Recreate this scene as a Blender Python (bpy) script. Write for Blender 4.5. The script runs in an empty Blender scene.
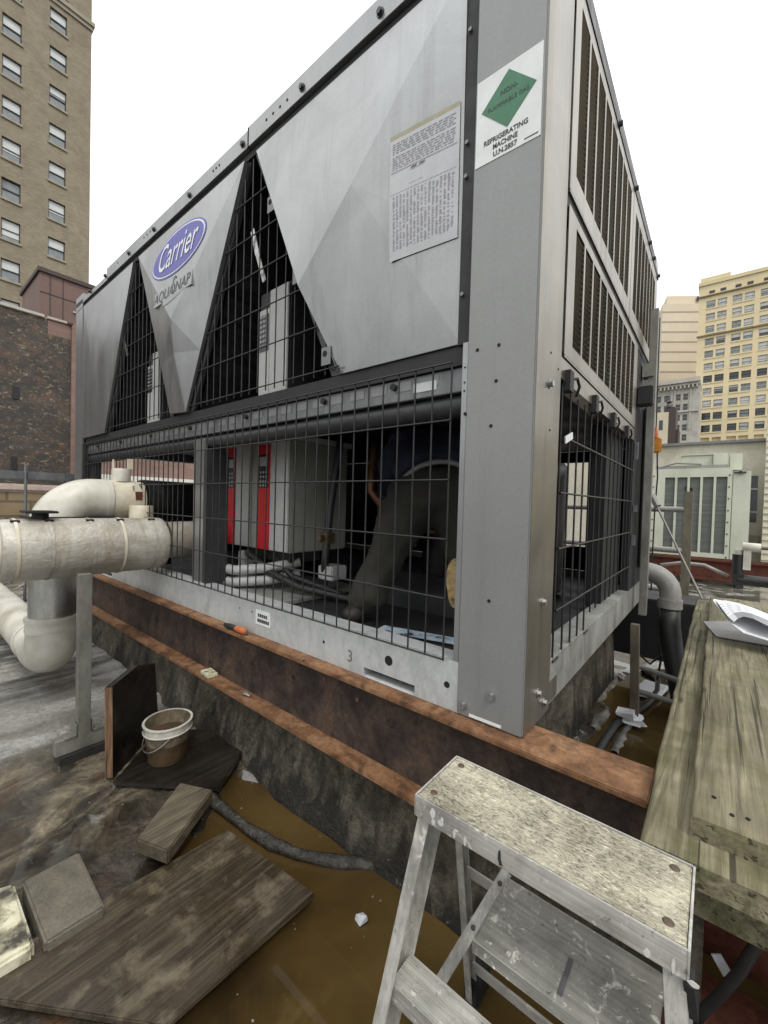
import bpy, bmesh, math, random
from mathutils import Vector as V, Matrix, noise as NZ
random.seed(7)
scn = bpy.context.scene
COL = scn.collection
PI = math.pi

# ------------------------------------------------------------------ camera model (solved from the photograph's vanishing points)
F, YAW, PITCH, ROLL = 408.8, -0.6841, -0.0228, 0.0277
CAM = V((0.3902, -1.1004, 0.6328))
_fwd = V((math.sin(YAW)*math.cos(PITCH), math.cos(YAW)*math.cos(PITCH), math.sin(PITCH)))
_r0 = V((math.cos(YAW), -math.sin(YAW), 0)); _u0 = _r0.cross(_fwd)
_rt = _r0*math.cos(ROLL) + _u0*math.sin(ROLL); _up = -_r0*math.sin(ROLL) + _u0*math.cos(ROLL)
def ray(px, py): return _rt*((px-384)/F) + _up*((512-py)/F) + _fwd
def atX(px, py, x): d = ray(px, py); return CAM + d*((x-CAM.x)/d.x)
def atY(px, py, y): d = ray(px, py); return CAM + d*((y-CAM.y)/d.y)
def atZ(px, py, z): d = ray(px, py); return CAM + d*((z-CAM.z)/d.z)

cd = bpy.data.cameras.new('camera'); cam = bpy.data.objects.new('camera', cd); COL.objects.link(cam)
cam.matrix_world = Matrix(((_rt.x, _up.x, -_fwd.x, CAM.x), (_rt.y, _up.y, -_fwd.y, CAM.y), (_rt.z, _up.z, -_fwd.z, CAM.z), (0, 0, 0, 1)))
cd.sensor_width = 36; cd.sensor_fit = 'AUTO'; cd.lens = F/1024*36; cd.clip_start = 0.02; cd.clip_end = 5000
scn.camera = cam

# ------------------------------------------------------------------ materials
def srgb(h):
    h = h.lstrip('#'); c = [int(h[i:i+2], 16)/255 for i in (0, 2, 4)]
    return tuple(x/12.92 if x <= .04045 else ((x+.055)/1.055)**2.4 for x in c)
class NT:
    def __init__(s, name):
        s.m = bpy.data.materials.new(name); s.m.use_nodes = True
        s.n = s.m.node_tree.nodes; s.l = s.m.node_tree.links
        s.b = s.n['Principled BSDF']
    def node(s, t, **kw):
        n = s.n.new(t)
        for k, v in kw.items(): setattr(n, k, v)
        return n
    def link(s, a, b): s.l.new(a, b)
    def coord(s, scale=(1, 1, 1), src='Object', loc=(0, 0, 0), rot=(0, 0, 0)):
        t = s.node('ShaderNodeTexCoord'); mp = s.node('ShaderNodeMapping')
        mp.inputs['Scale'].default_value = scale; mp.inputs['Location'].default_value = loc; mp.inputs['Rotation'].default_value = rot
        s.link(t.outputs[src], mp.inputs['Vector']); return mp.outputs['Vector']
    def noise(s, vec, scale, detail=6, rough=.6, dist=0):
        n = s.node('ShaderNodeTexNoise'); n.inputs['Scale'].default_value = scale; n.inputs['Detail'].default_value = detail
        n.inputs['Roughness'].default_value = rough; n.inputs['Distortion'].default_value = dist
        s.link(vec, n.inputs['Vector']); return n.outputs['Fac']
    def ramp(s, fac, stops):
        r = s.node('ShaderNodeValToRGB'); e = r.color_ramp.elements
        while len(e) < len(stops): e.new(.5)
        for i, (p, c) in enumerate(stops):
            e[i].position = p; e[i].color = (*c, 1) if len(c) == 3 else c
        s.link(fac, r.inputs['Fac']); return r.outputs['Color']
    def mix(s, fac, a, b, mode='MIX'):
        n = s.node('ShaderNodeMix', data_type='RGBA', blend_type=mode)
        for sock, v in ((n.inputs[0], fac), (n.inputs[6], a), (n.inputs[7], b)):
            if hasattr(v, 'is_linked'): s.link(v, sock)
            elif isinstance(v, (int, float)): sock.default_value = v
            else: sock.default_value = (*v, 1)
        return n.outputs[2]
    def math(s, op, a, b=0.0):
        n = s.node('ShaderNodeMath', operation=op)
        for i, v in enumerate((a, b)):
            if hasattr(v, 'is_linked'): s.link(v, n.inputs[i])
            else: n.inputs[i].default_value = v
        return n.outputs[0]
    def rng(s, f, a, b, lo, hi):
        n = s.node('ShaderNodeMapRange'); n.inputs[1].default_value = a; n.inputs[2].default_value = b
        n.inputs[3].default_value = lo; n.inputs[4].default_value = hi; s.link(f, n.inputs[0]); return n.outputs[0]
    def bump(s, h, strength=.3, dist=.01):
        n = s.node('ShaderNodeBump'); n.inputs['Strength'].default_value = strength; n.inputs['Distance'].default_value = dist
        s.link(h, n.inputs['Height']); s.link(n.outputs['Normal'], s.b.inputs['Normal'])
    def set(s, **kw):
        for k, v in kw.items():
            k = {'base': 'Base Color', 'rough': 'Roughness', 'metal': 'Metallic', 'spec': 'Specular IOR Level', 'alpha': 'Alpha'}.get(k, k)
            i = s.b.inputs[k]
            if hasattr(v, 'is_linked'): s.link(v, i)
            elif isinstance(v, tuple) and len(v) == 3: i.default_value = (*v, 1)
            else: i.default_value = v
        return s.m
def C3(a): return (a, a, a)
def sm(name, stops, scale=4, stretch=(1, 1, 1), rough=(.5, .7), metal=0, bump=.15, bscale=40, fine=.35, detail=8, spec=.5, bdist=.004):
    """weathered surface: coarse mottling through a ramp, fine grain multiplied on, roughness that varies, light bump"""
    t = NT(name); v = t.coord(stretch)
    n1 = t.noise(v, scale, detail, .62, .3); n2 = t.noise(v, bscale, 5, .65)
    c = t.ramp(n1, stops)
    g = t.ramp(n2, [(.25, C3(1-fine)), (.75, C3(1))])
    c = t.mix(1.0, c, g, 'MULTIPLY')
    r = t.rng(n1, .3, .7, rough[0], rough[1])
    t.bump(n2, bump, bdist)
    return t.set(base=c, rough=r, metal=metal, spec=spec)

def panel_mat(name, base, streak=.14, rough=(.26, .40), metal=.8):
    t = NT(name)
    v = t.coord((1, 1, 1)); vs = t.coord((11, 11, .5)); vf = t.coord((1, 1, 1))
    cloud = t.noise(v, 2.6, 6, .6, .5); st = t.noise(vs, 1.6, 6, .65); f = t.noise(vf, 160, 3, .6)
    c0 = tuple(x*(1-streak) for x in base); c1 = tuple(min(1, x*(1+streak)) for x in base)
    c = t.ramp(cloud, [(.3, c0), (.7, c1)])
    s = t.ramp(st, [(.33, C3(1-streak*1.1)), (.48, C3(1)), (.62, C3(1)), (.72, C3(1+streak*.6))])
    c = t.mix(1.0, c, s, 'MULTIPLY')
    g = t.ramp(f, [(.3, C3(.93)), (.7, C3(1.03))]); c = t.mix(1.0, c, g, 'MULTIPLY')
    t.bump(t.noise(v, 5, 3, .5), .06, .02)
    return t.set(base=c, rough=t.rng(st, .3, .7, rough[0], rough[1]), metal=metal)

M = {}
M['panel'] = panel_mat('panel_grey_paint', (.315, .32, .32), .15)
M['panel_post'] = panel_mat('post_grey_paint', (.235, .24, .236), .055, (.34, .48), .3)
M['panel_side'] = panel_mat('side_steel', (.235, .213, .178), .28, (.24, .44), .8)
M['rail_top'] = panel_mat('top_rail_grey', (.27, .275, .275), .1)
M['galv'] = sm('galvanised_steel', [(.28, (.40, .42, .42)), (.47, (.58, .60, .60)), (.60, (.48, .50, .50)), (.75, (.70, .72, .71))], 11, (1, 1, .5), (.3, .55), .3, .1, 120, .18)
M['galv_dirty'] = sm('galvanised_steel_dirty', [(.3, (.17, .165, .14)), (.5, (.32, .32, .30)), (.7, (.40, .40, .38))], 9, (1, 1, .4), (.4, .7), .4, .15, 90, .3)
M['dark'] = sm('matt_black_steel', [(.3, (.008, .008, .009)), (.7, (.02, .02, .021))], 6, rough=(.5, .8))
M['wire'] = sm('black_coated_wire', [(.3, (.012, .012, .013)), (.7, (.022, .022, .023))], 30, rough=(.3, .5), bump=.03)
M['dkgrey'] = sm('dark_grey_steel', [(.3, (.035, .036, .038)), (.7, (.065, .067, .07))], 7, rough=(.35, .6), metal=.3)
M['midgrey'] = sm('mid_grey_steel', [(.3, (.17, .175, .18)), (.7, (.25, .255, .26))], 7, (1, 1, .5), rough=(.3, .5), metal=.5)
M['drive'] = sm('drive_case_grey', [(.3, (.42, .42, .41)), (.7, (.52, .52, .50))], 5, rough=(.4, .55), bump=.03, fine=.1)
M['drive_side'] = sm('drive_side_grey', [(.3, (.27, .27, .24)), (.7, (.36, .36, .32))], 5, rough=(.5, .65), bump=.03, fine=.12)
M['red'] = sm('red_fascia', [(.3, (.50, .014, .02)), (.7, (.62, .022, .03))], 6, rough=(.3, .45), bump=.02, fine=.1)
M['screen'] = sm('dark_display', [(.3, (.02, .022, .03)), (.7, (.05, .05, .06))], 60, rough=(.15, .3), bump=.0)
M['lightkey'] = sm('pale_keys', [(.3, (.3, .31, .33)), (.7, (.5, .5, .52))], 80, rough=(.3, .5))
M['coil'] = sm('black_coil_fins', [(.35, (.006, .006, .008)), (.65, (.028, .028, .032))], 60, (1, .04, .1), rough=(.4, .7), bump=.3)
M['bolt'] = sm('zinc_bolt', [(.3, (.35, .35, .34)), (.7, (.6, .6, .58))], 60, rough=(.25, .45), metal=.9)
M['hole'] = sm('hole_black', [(.3, (.004, .004, .004)), (.7, (.008, .008, .008))], 20, rough=(.8, .9))
M['white_st'] = sm('white_vinyl', [(.3, (.66, .68, .67)), (.7, (.76, .78, .77))], 12, rough=(.3, .45), bump=.03, fine=.08)
M['green_st'] = None
M['ink'] = sm('black_ink', [(.3, (.02, .02, .02)), (.7, (.05, .05, .05))], 40, rough=(.4, .5))
M['ink_grey'] = sm('grey_ink', [(.3, (.07, .07, .075)), (.7, (.12, .12, .125))], 40, rough=(.4, .5))
M['ink_faint'] = sm('faint_ink', [(.3, (.29, .29, .315)), (.7, (.38, .38, .405))], 90, rough=(.4, .5))
M['copper'] = sm('dull_copper', [(.3, (.14, .065, .035)), (.7, (.25, .12, .07))], 14, rough=(.35, .55), metal=.7)
M['brass'] = sm('dull_brass', [(.3, (.16, .12, .06)), (.7, (.26, .20, .10))], 20, rough=(.35, .5), metal=.7)
M['blue'] = sm('logo_blue', [(.3, (.032, .03, .30)), (.7, (.05, .045, .36))], 10, rough=(.3, .4), bump=.02, fine=.1)
M['doc'] = sm('label_film', [(.3, (.43, .435, .45)), (.7, (.51, .515, .53))], 8, (1, 1, 1), rough=(.25, .4), bump=.03, fine=.12)
M['tape'] = sm('tan_tape', [(.3, (.34, .32, .22)), (.7, (.42, .39, .28))], 12, rough=(.4, .5))
def green_mat():
    t = NT('green_vinyl'); v = t.coord(); n = t.noise(v, 20, 5, .6)
    c = t.ramp(n, [(.3, (.012, .12, .05)), (.7, (.03, .17, .08))]); return t.set(base=c, rough=.28)
M['green_st'] = green_mat()

def rust_mat(name, a, b, c, d, scale=5, stretch=(1, 1, 1), bump=.4):
    t = NT(name); v = t.coord(stretch); v2 = t.coord((1, 1, 1))
    n1 = t.noise(v, scale, 9, .66, .6); n2 = t.noise(v2, 55, 6, .7); n3 = t.noise(v2, 13, 7, .6, .4)
    col = t.ramp(n1, [(.28, a), (.44, b), (.56, c), (.74, d)])
    col = t.mix(t.rng(n3, .56, .68, 0, .7), col, tuple(x*.35 for x in b))
    col = t.mix(1.0, col, t.ramp(n2, [(.3, C3(.55)), (.7, C3(1.12))]), 'MULTIPLY')
    t.bump(n2, bump, .004)
    return t.set(base=col, rough=t.rng(n1, .3, .7, .55, .88), spec=.3)
M['rust_flange'] = rust_mat('rust_orange', (.075, .038, .022), (.165, .082, .040), (.25, .132, .066), (.25, .155, .10), 9, (1, 1.2, 1.2))
M['rust_web'] = rust_mat('rust_dark', (.020, .015, .014), (.048, .034, .030), (.078, .054, .042), (.14, .08, .046), 6, (1.2, 1, .9))
M['rust_far'] = rust_mat('rust_red_far', (.06, .018, .012), (.10, .03, .018), (.13, .045, .025), (.17, .07, .04), 4)

def wood_mat(name, dark, mid, light, moss=0.0, mosscol=(.07, .085, .018), along='Y', scale=1, wet=0.0, rough=(.6, .9), warm=None, checks=.75):
    t = NT(name)
    st = {'Y': (22, 1.1, 22), 'X': (1.1, 22, 22), 'Z': (22, 22, 1.1)}[along]
    v = t.coord(tuple(x*scale for x in st)); vf = t.coord(tuple((x*3.2 if x > 2 else x*2.2)*scale for x in st)); v0 = t.coord()
    g = t.noise(v, 1.0, 7, .62, 1.2); f = t.noise(vf, 1.0, 6, .7, .3); blot = t.noise(v0, 5, 7, .62, .5); bl2 = t.noise(v0, 11, 6, .6, .2)
    c = t.ramp(g, [(.27, dark), (.45, mid), (.60, light), (.78, mid)])
    c = t.mix(1.0, c, t.ramp(f, [(.32, C3(.5)), (.5, C3(.95)), (.7, C3(1.12))]), 'MULTIPLY')
    c = t.mix(t.rng(blot, .42, .62, 0, .55), c, tuple(x*.55 for x in mid))
    if warm: c = t.mix(t.rng(bl2, .52, .7, 0, .8), c, warm)
    if moss: c = t.mix(t.rng(bl2, .45, .68, 0, moss), c, mosscol)
    vk = t.node('ShaderNodeTexVoronoi'); vk.inputs['Scale'].default_value = 1.0
    t.link(t.coord({'Y': (9, 2.6, 9), 'X': (2.6, 9, 9), 'Z': (9, 9, 2.6)}[along], loc=(.3, .7, .1)), vk.inputs['Vector'])
    kn = t.rng(vk.outputs['Distance'], .10, .05, 0, .75)
    c = t.mix(kn, c, tuple(x*.4 for x in dark))
    # checks running along the grain
    ck = t.noise(t.coord(tuple((x*1.6 if x > 2 else x*.45)*scale for x in st)), 1.0, 3, .5)
    crack = t.rng(ck, .60, .64, 0, checks)
    c = t.mix(crack, c, tuple(x*.18 for x in dark))
    h = t.math('ADD', f, t.math('MULTIPLY', crack, -1.6))
    t.bump(h, .45, .004)
    r = t.rng(blot, .35, .62, rough[1], rough[0]-wet)
    return t.set(base=c, rough=r, spec=.35)
M['plank'] = wood_mat('weathered_plank', (.085, .073, .046), (.185, .163, .104), (.275, .248, .16), .6, (.085, .088, .03), scale=2.0)
M['plank_low'] = wood_mat('weathered_plank_low', (.07, .061, .036), (.175, .153, .094), (.30, .27, .18), .7, (.06, .07, .02), scale=1.7)
M['ply'] = wood_mat('wet_plywood', (.018, .013, .008), (.042, .031, .019), (.076, .059, .038), 0, along='Y', scale=2.2, wet=.30, rough=(.34, .62), warm=(.15, .125, .085), checks=.18)
M['blackboard'] = wood_mat('tarred_board', (.006, .005, .0045), (.014, .012, .010), (.026, .021, .016), 0, along='Y', scale=.6, wet=.16, rough=(.20, .30), checks=.1)
M['rawedge'] = wood_mat('raw_orange_edge', (.03, .018, .01), (.13, .07, .035), (.25, .16, .09), 0, along='Z', scale=1.4)
M['blockwood'] = wood_mat('wet_timber', (.045, .036, .024), (.088, .072, .048), (.14, .118, .08), 0, along='Y', wet=.15, scale=2.4, checks=.3, rough=(.5, .85))
M['concrete'] = sm('rough_concrete', [(.3, (.055, .05, .038)), (.48, (.14, .125, .095)), (.62, (.20, .18, .14)), (.8, (.27, .245, .19))], 7, rough=(.6, .9), bump=.6, bscale=60, fine=.5, bdist=.008)
M['paver'] = sm('concrete_paver', [(.3, (.085, .075, .055)), (.5, (.145, .128, .095)), (.7, (.19, .17, .13))], 9, rough=(.65, .9), bump=.6, bscale=110, fine=.45)
def plinth_mat():
    t = NT('mossy_wet_concrete'); v = t.coord(); z = t.coord((1, 1, 1))
    n1 = t.noise(v, 6, 9, .66, .8); n2 = t.noise(v, 60, 6, .7); n3 = t.noise(t.coord((3, 3, 1)), 3.4, 7, .6, .4)
    c = t.ramp(n1, [(.28, (.030, .025, .018)), (.45, (.10, .085, .062)), (.58, (.18, .155, .115)), (.75, (.26, .23, .175))])
    c = t.mix(t.rng(n3, .50, .66, 0, .65), c, (.058, .054, .026))
    c = t.mix(t.rng(t.noise(v, 2.3, 8, .7, 1), .55, .68, 0, .7), c, (.014, .012, .009))
    c = t.mix(1.0, c, t.ramp(n2, [(.3, C3(.45)), (.7, C3(1.15))]), 'MULTIPLY')
    geo = t.node('ShaderNodeNewGeometry'); sz = t.node('ShaderNodeSeparateXYZ'); t.link(geo.outputs['Position'], sz.inputs[0]); sp = t.noise(v, 17, 8, .7, .5); wl = t.math('ADD', t.rng(sz.outputs['Z'], -.66, -.42, .30, 0), t.math('MULTIPLY', t.math('SUBTRACT', n3, .5), .9)); c = t.mix(t.rng(wl, .06, .24, 0, .93), c, (.010, .009, .007)); c = t.mix(t.rng(sp, .58, .66, 0, .75), c, (.008, .007, .006)); c = t.mix(t.rng(t.noise(v, 28, 6, .7), .62, .70, 0, .6), c, (.20, .185, .15))
    t.bump(t.math('ADD', n2, sp), .9, .014)
    return t.set(base=c, rough=t.rng(n1, .35, .7, .40, .85), spec=.4)
M['plinth'] = plinth_mat()
M['flakepaint'] = sm('flaking_cream_paint', [(.38, (.05, .045, .035)), (.47, (.30, .28, .19)), (.55, (.62, .58, .42)), (.75, (.72, .69, .54))], 11, rough=(.5, .8), bump=.6, bscale=50, fine=.3)
def jacket_mat():
    t = NT('insulation_jacket'); v = t.coord()
    n1 = t.noise(t.coord((1, .6, 1)), 5, 8, .62, .6); n2 = t.noise(v, 26, 7, .65, .8); n3 = t.noise(t.coord((2, 14, 2)), 1.5, 6, .6)
    c = t.ramp(n1, [(.3, (.27, .245, .195)), (.5, (.42, .395, .34)), (.72, (.56, .545, .49))])
    c = t.mix(t.rng(n3, .52, .7, 0, .6), c, (.30, .25, .17))
    c = t.mix(1.0, c, t.ramp(n2, [(.3, C3(.85)), (.7, C3(1.05))]), 'MULTIPLY')
    t.bump(t.math('ADD', n2, t.math('MULTIPLY', t.noise(t.coord((1, .35, 1)), 11, 5, .6, 1.2), 1.2)), .42, .014)
    return t.set(base=c, rough=t.rng(n2, .3, .7, .26, .46), metal=.15)
M['jacket'] = jacket_mat()
M['pvc'] = sm('white_jacket_plastic', [(.3, (.38, .355, .29)), (.5, (.54, .52, .45)), (.75, (.66, .65, .59))], 5, rough=(.3, .5), bump=.08, bscale=18, fine=.1)
M['pvc_warm'] = sm('cream_jacket_plastic', [(.3, (.42, .36, .25)), (.5, (.60, .55, .43)), (.75, (.74, .71, .60))], 6, rough=(.35, .5), bump=.08, bscale=18, fine=.12)
M['alu'] = sm('aluminium_jacket', [(.3, (.40, .40, .38)), (.7, (.56, .56, .53))], 8, (1, 1, .3), rough=(.25, .42), metal=.9, bump=.05)
def ladder_mat(name, along, base=(.47, .46, .42), dirt=.7, groove=True):
    t = NT(name); v = t.coord()
    st = {'X': (1.2, 40, 40), 'Z': (40, 40, 1.2), 'Y': (40, 1.2, 40)}[along]
    n1 = t.noise(v, 9, 8, .65, .6); gr = t.noise(t.coord(st), 2.2, 4, .6); sp = t.noise(v, 75, 4, .6, .4); sp2 = t.noise(v, 24, 7, .7, 1.2)
    c = t.ramp(n1, [(.3, tuple(x*.62 for x in base)), (.5, base), (.72, tuple(min(1, x*1.25) for x in base))])
    c = t.mix(1.0, c, t.ramp(gr, [(.35, C3(.72)), (.65, C3(1.08))]), 'MULTIPLY')
    c = t.mix(t.rng(sp2, .60, .66, 0, dirt), c, (.62, .60, .53))
    c = t.mix(t.rng(sp, .64, .70, 0, dirt), c, (.66, .65, .60))
    c = t.mix(t.rng(sp, .36, .30, 0, dirt), c, (.10, .09, .07))
    t.bump(gr if groove else sp, .35, .003)
    metal = t.rng(sp2, .58, .66, .35, .0)
    return t.set(base=c, rough=t.rng(n1, .3, .7, .38, .6), metal=metal)
M['lad_x'] = ladder_mat('ladder_aluminium_cross', 'X')
M['lad_z'] = ladder_mat('ladder_aluminium_rail', 'Z')
M['lad_shelf'] = ladder_mat('ladder_shelf_painted', 'X', (.30, .295, .265), .75, False)
def cap_mat():
    t = NT('ladder_cap_crusted'); v = t.coord(); vx = t.coord((1, 5, 1))
    n1 = t.noise(v, 8, 8, .7, .8); n2 = t.noise(vx, 34, 6, .7, 1.6); gr = t.noise(t.coord((1.0, 60, 60)), 2, 4, .6)
    c = t.ramp(n1, [(.3, (.27, .245, .18)), (.5, (.45, .415, .315)), (.72, (.60, .56, .43))])
    c = t.mix(1.0, c, t.ramp(gr, [(.35, C3(.78)), (.65, C3(1.06))]), 'MULTIPLY')
    fl = t.rng(n2, .54, .6, 0, .85); fl = t.math('MULTIPLY', fl, t.rng(n1, .38, .55, .15, 1))
    c = t.mix(fl, c, (.74, .70, .52))
    dk = t.math('MULTIPLY', t.rng(t.noise(t.coord((2, 7, 1)), 26, 7, .75, 2.4), .46, .38, 0, .9), t.rng(n1, .62, .40, .15, 1)); c = t.mix(dk, c, (.10, .085, .055)); dk2 = t.rng(t.noise(v, 70, 5, .7, 1), .44, .36, 0, .6); c = t.mix(dk2, c, (.14, .125, .085))
    t.bump(t.math('SUBTRACT', n2, dk), .9, .005)
    return t.set(base=c, rough=.68, metal=.1)
M['cap'] = cap_mat()
M['rivet'] = sm('rust_rivet', [(.3, (.05, .03, .02)), (.7, (.14, .10, .07))], 90, rough=(.5, .7))
M['strut'] = sm('strut_steel', [(.3, (.16, .155, .135)), (.5, (.25, .245, .215)), (.7, (.33, .325, .29))], 8, (1, 1, .4), rough=(.4, .65), metal=.5)
M['strut_tan'] = sm('strut_steel_tan', [(.3, (.14, .12, .085)), (.7, (.26, .23, .175))], 8, (1, 1, .4), rough=(.4, .65), metal=.4)
M['conduit'] = sm('grey_conduit', [(.3, (.22, .215, .195)), (.7, (.32, .315, .29))], 8, rough=(.35, .55), bump=.05)
M['rubber'] = sm('black_rubber', [(.3, (.010, .010, .010)), (.7, (.024, .024, .023))], 20, rough=(.4, .65))
M['hose_white'] = sm('white_hose', [(.3, (.36, .36, .35)), (.7, (.52, .52, .51))], 12, rough=(.35, .5))
M['pale_green'] = sm('pale_green_paint', [(.3, (.43, .455, .36)), (.5, (.52, .545, .44)), (.75, (.58, .60, .50))], 3, (1, 1, .5), rough=(.45, .65), bump=.05, fine=.1)
M['coil_grey'] = sm('grey_green_coil', [(.35, (.095, .105, .095)), (.65, (.16, .17, .155))], 40, (.05, 1, 1), rough=(.5, .7), bump=.3)
M['parapet'] = sm('parapet_render', [(.3, (.40, .375, .30)), (.5, (.52, .495, .405)), (.75, (.60, .575, .49))], 2.2, (1, 1, .6), rough=(.7, .9), bump=.25, bscale=30, fine=.2)
M['orange'] = sm('orange_plastic', [(.3, (.50, .19, .02)), (.7, (.62, .26, .03))], 10, rough=(.35, .5), bump=.03)
M['orange_r'] = sm('orange_grip', [(.3, (.42, .10, .02)), (.7, (.55, .15, .035))], 20, rough=(.45, .6))
M['white'] = sm('white_paint', [(.3, (.62, .61, .57)), (.7, (.76, .75, .71))], 6, rough=(.45, .6))
M['paper'] = sm('white_paper', [(.3, (.66, .67, .70)), (.7, (.76, .77, .80))], 6, rough=(.6, .7), bump=.05, fine=.06)
M['paper_grey'] = sm('wet_grey_sheet', [(.3, (.17, .17, .18)), (.7, (.26, .26, .27))], 10, rough=(.35, .5))
M['strip_blue'] = sm('pale_blue_strip', [(.38, (.04, .05, .06)), (.45, (.42, .52, .60)), (.7, (.62, .70, .76))], 16, rough=(.3, .5))
M['litter'] = sm('crumpled_litter', [(.3, (.45, .46, .48)), (.7, (.62, .63, .66))], 60, rough=(.4, .6), bump=.5)
M['packet'] = sm('printed_packet', [(.40, (.03, .05, .03)), (.46, (.55, .52, .36)), (.62, (.62, .6, .45)), (.7, (.10, .16, .12))], 55, rough=(.4, .6))
M['trousers'] = sm('olive_cotton', [(.3, (.016, .015, .010)), (.7, (.032, .030, .021))], 9, rough=(.8, .95), bump=.4, bscale=30, fine=.3)
M['shirt'] = sm('navy_cotton', [(.3, (.018, .022, .045)), (.7, (.040, .048, .085))], 9, rough=(.8, .95), bump=.3, bscale=30)
M['belt'] = sm('grey_belt', [(.3, (.20, .20, .21)), (.7, (.33, .33, .34))], 30, rough=(.4, .6))
M['skin'] = sm('skin', [(.3, (.36, .20, .13)), (.7, (.44, .26, .17))], 12, rough=(.45, .6))
M['hair'] = sm('dark_hair', [(.3, (.012, .009, .007)), (.7, (.03, .022, .016))], 60, rough=(.4, .6))
M['sole'] = sm('tan_boot_sole', [(.36, (.08, .05, .02)), (.46, (.40, .28, .12)), (.7, (.52, .38, .18))], 40, rough=(.6, .8))
M['boot'] = sm('dark_leather', [(.3, (.010, .008, .007)), (.7, (.022, .018, .015))], 14, rough=(.5, .7))
def bucket_mat():
    t = NT('dirty_clear_plastic'); v = t.coord(); n = t.noise(v, 14, 7, .65, .7)
    c = t.ramp(n, [(.3, (.05, .036, .022)), (.5, (.13, .105, .07)), (.75, (.27, .245, .19))])
    return t.set(base=c, rough=.35)
M['bucket'] = bucket_mat()
M['bucket_rim'] = sm('bucket_rim_plastic', [(.3, (.42, .40, .34)), (.7, (.58, .56, .50))], 14, rough=(.35, .5))
M['sludge'] = sm('bucket_sludge', [(.3, (.03, .018, .008)), (.7, (.09, .055, .025))], 12, rough=(.3, .7), bump=.5)

def brick_mat(name, c1, c2, mortar, bw, bh, axis, mort=.012, rubble=None, vary=.5):
    t = NT(name); tc = t.node('ShaderNodeTexCoord'); sp = t.node('ShaderNodeSeparateXYZ'); cb = t.node('ShaderNodeCombineXYZ')
    t.link(tc.outputs['Object'], sp.inputs[0]); t.link(sp.outputs['Y' if axis == 'x' else 'X'], cb.inputs[0]); t.link(sp.outputs['Z'], cb.inputs[1])
    b = t.node('ShaderNodeTexBrick'); t.link(cb.outputs[0], b.inputs['Vector'])
    b.inputs['Scale'].default_value = 1; b.inputs['Brick Width'].default_value = bw; b.inputs['Row Height'].default_value = bh; b.inputs['Mortar Size'].default_value = mort
    b.inputs['Color1'].default_value = (*c1, 1); b.inputs['Color2'].default_value = (*c2, 1); b.inputs['Mortar'].default_value = (*mortar, 1); b.inputs['Mortar Smooth'].default_value = .3
    n = t.noise(tc.outputs['Object'], .9 if not rubble else 1.6, 8, .65, .6)
    c = t.mix(1.0, b.outputs['Color'], t.ramp(n, [(.3, C3(1-vary)), (.7, C3(1+vary*.4))]), 'MULTIPLY')
    if rubble:
        for k, (sc, lo, hi, col, amt) in enumerate(rubble):
            nn = t.noise(t.coord((1, 1, 1.6), loc=(k*3.1, k*1.7, k)), sc, 9, .72, .9)
            c = t.mix(t.rng(nn, lo, hi, 0, amt), c, col)
    t.bump(b.outputs['Fac'], -.3, .02)
    return t.set(base=c, rough=.85)
M['tower_brick'] = brick_mat('tan_brick', (.22, .182, .122), (.295, .245, .168), (.235, .205, .155), .22, .075, 'x', .012, None, .22)
M['rubble'] = brick_mat('rough_dark_brick', (.088, .062, .048), (.065, .055, .048), (.082, .074, .062), .21, .07, 'x', .012,
    [(1.1, .40, .54, (.040, .037, .034), .92), (2.6, .50, .60, (.13, .078, .050), .5), (9, .56, .64, (.34, .27, .19), .8), (4, .60, .68, (.36, .24, .13), .5)], .45)
M['pink_brick'] = brick_mat('pink_brick', (.20, .12, .10), (.25, .155, .125), (.20, .145, .12), .21, .07, 'x', .012, None, .3)
M['pink_brick_y'] = brick_mat('pink_brick_facing', (.30, .15, .12), (.36, .20, .16), (.30, .22, .19), .21, .07, 'y', .012, None, .3)
M['tan_block'] = brick_mat('tan_block', (.20, .145, .085), (.25, .19, .115), (.12, .09, .06), .5, .2, 'x', .02, None, .45)
M['redmetal'] = sm('red_brown_sheet', [(.3, (.15, .085, .07)), (.7, (.22, .135, .112))], 1.2, (1, 1, .4), rough=(.5, .7), bump=.05)
M['redmetal_dk'] = sm('dark_brown_trim', [(.3, (.05, .032, .028)), (.7, (.075, .05, .042))], 2, rough=(.5, .7))
M['pinkpipe'] = sm('pinkish_coping', [(.3, (.42, .32, .28)), (.7, (.56, .45, .40))], 3, rough=(.4, .6))
M['stone'] = sm('pale_stone', [(.3, (.44, .41, .34)), (.7, (.56, .53, .45))], 1.5, rough=(.7, .9))
M['stone_trim'] = sm('stone_sill', [(.3, (.30, .27, .20)), (.7, (.40, .36, .28))], 3, rough=(.7, .9))
M['yellow'] = sm('yellow_brick', [(.3, (.66, .55, .34)), (.5, (.72, .61, .385)), (.75, (.77, .66, .43))], .25, (1, 1, .5), rough=(.8, .9), bump=.1, bscale=6, fine=.12)
M['yellow_lt'] = sm('pale_yellow_stone', [(.3, (.62, .53, .32)), (.7, (.70, .61, .39))], .4, rough=(.8, .9), bump=.1, bscale=6, fine=.1)
M['yellow_dk'] = sm('dark_yellow_cornice', [(.3, (.20, .16, .09)), (.7, (.28, .23, .13))], .6, rough=(.8, .9))  # darker yellow-brown for the cornice bands
M['beige'] = sm('beige_panel', [(.3, (.56, .48, .37)), (.7, (.64, .56, .44))], .12, rough=(.8, .9), bump=.05, bscale=6, fine=.06)
M['beige_band'] = sm('beige_band', [(.3, (.38, .33, .26)), (.7, (.45, .40, .32))], .3, rough=(.8, .9), bump=.05)
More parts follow.
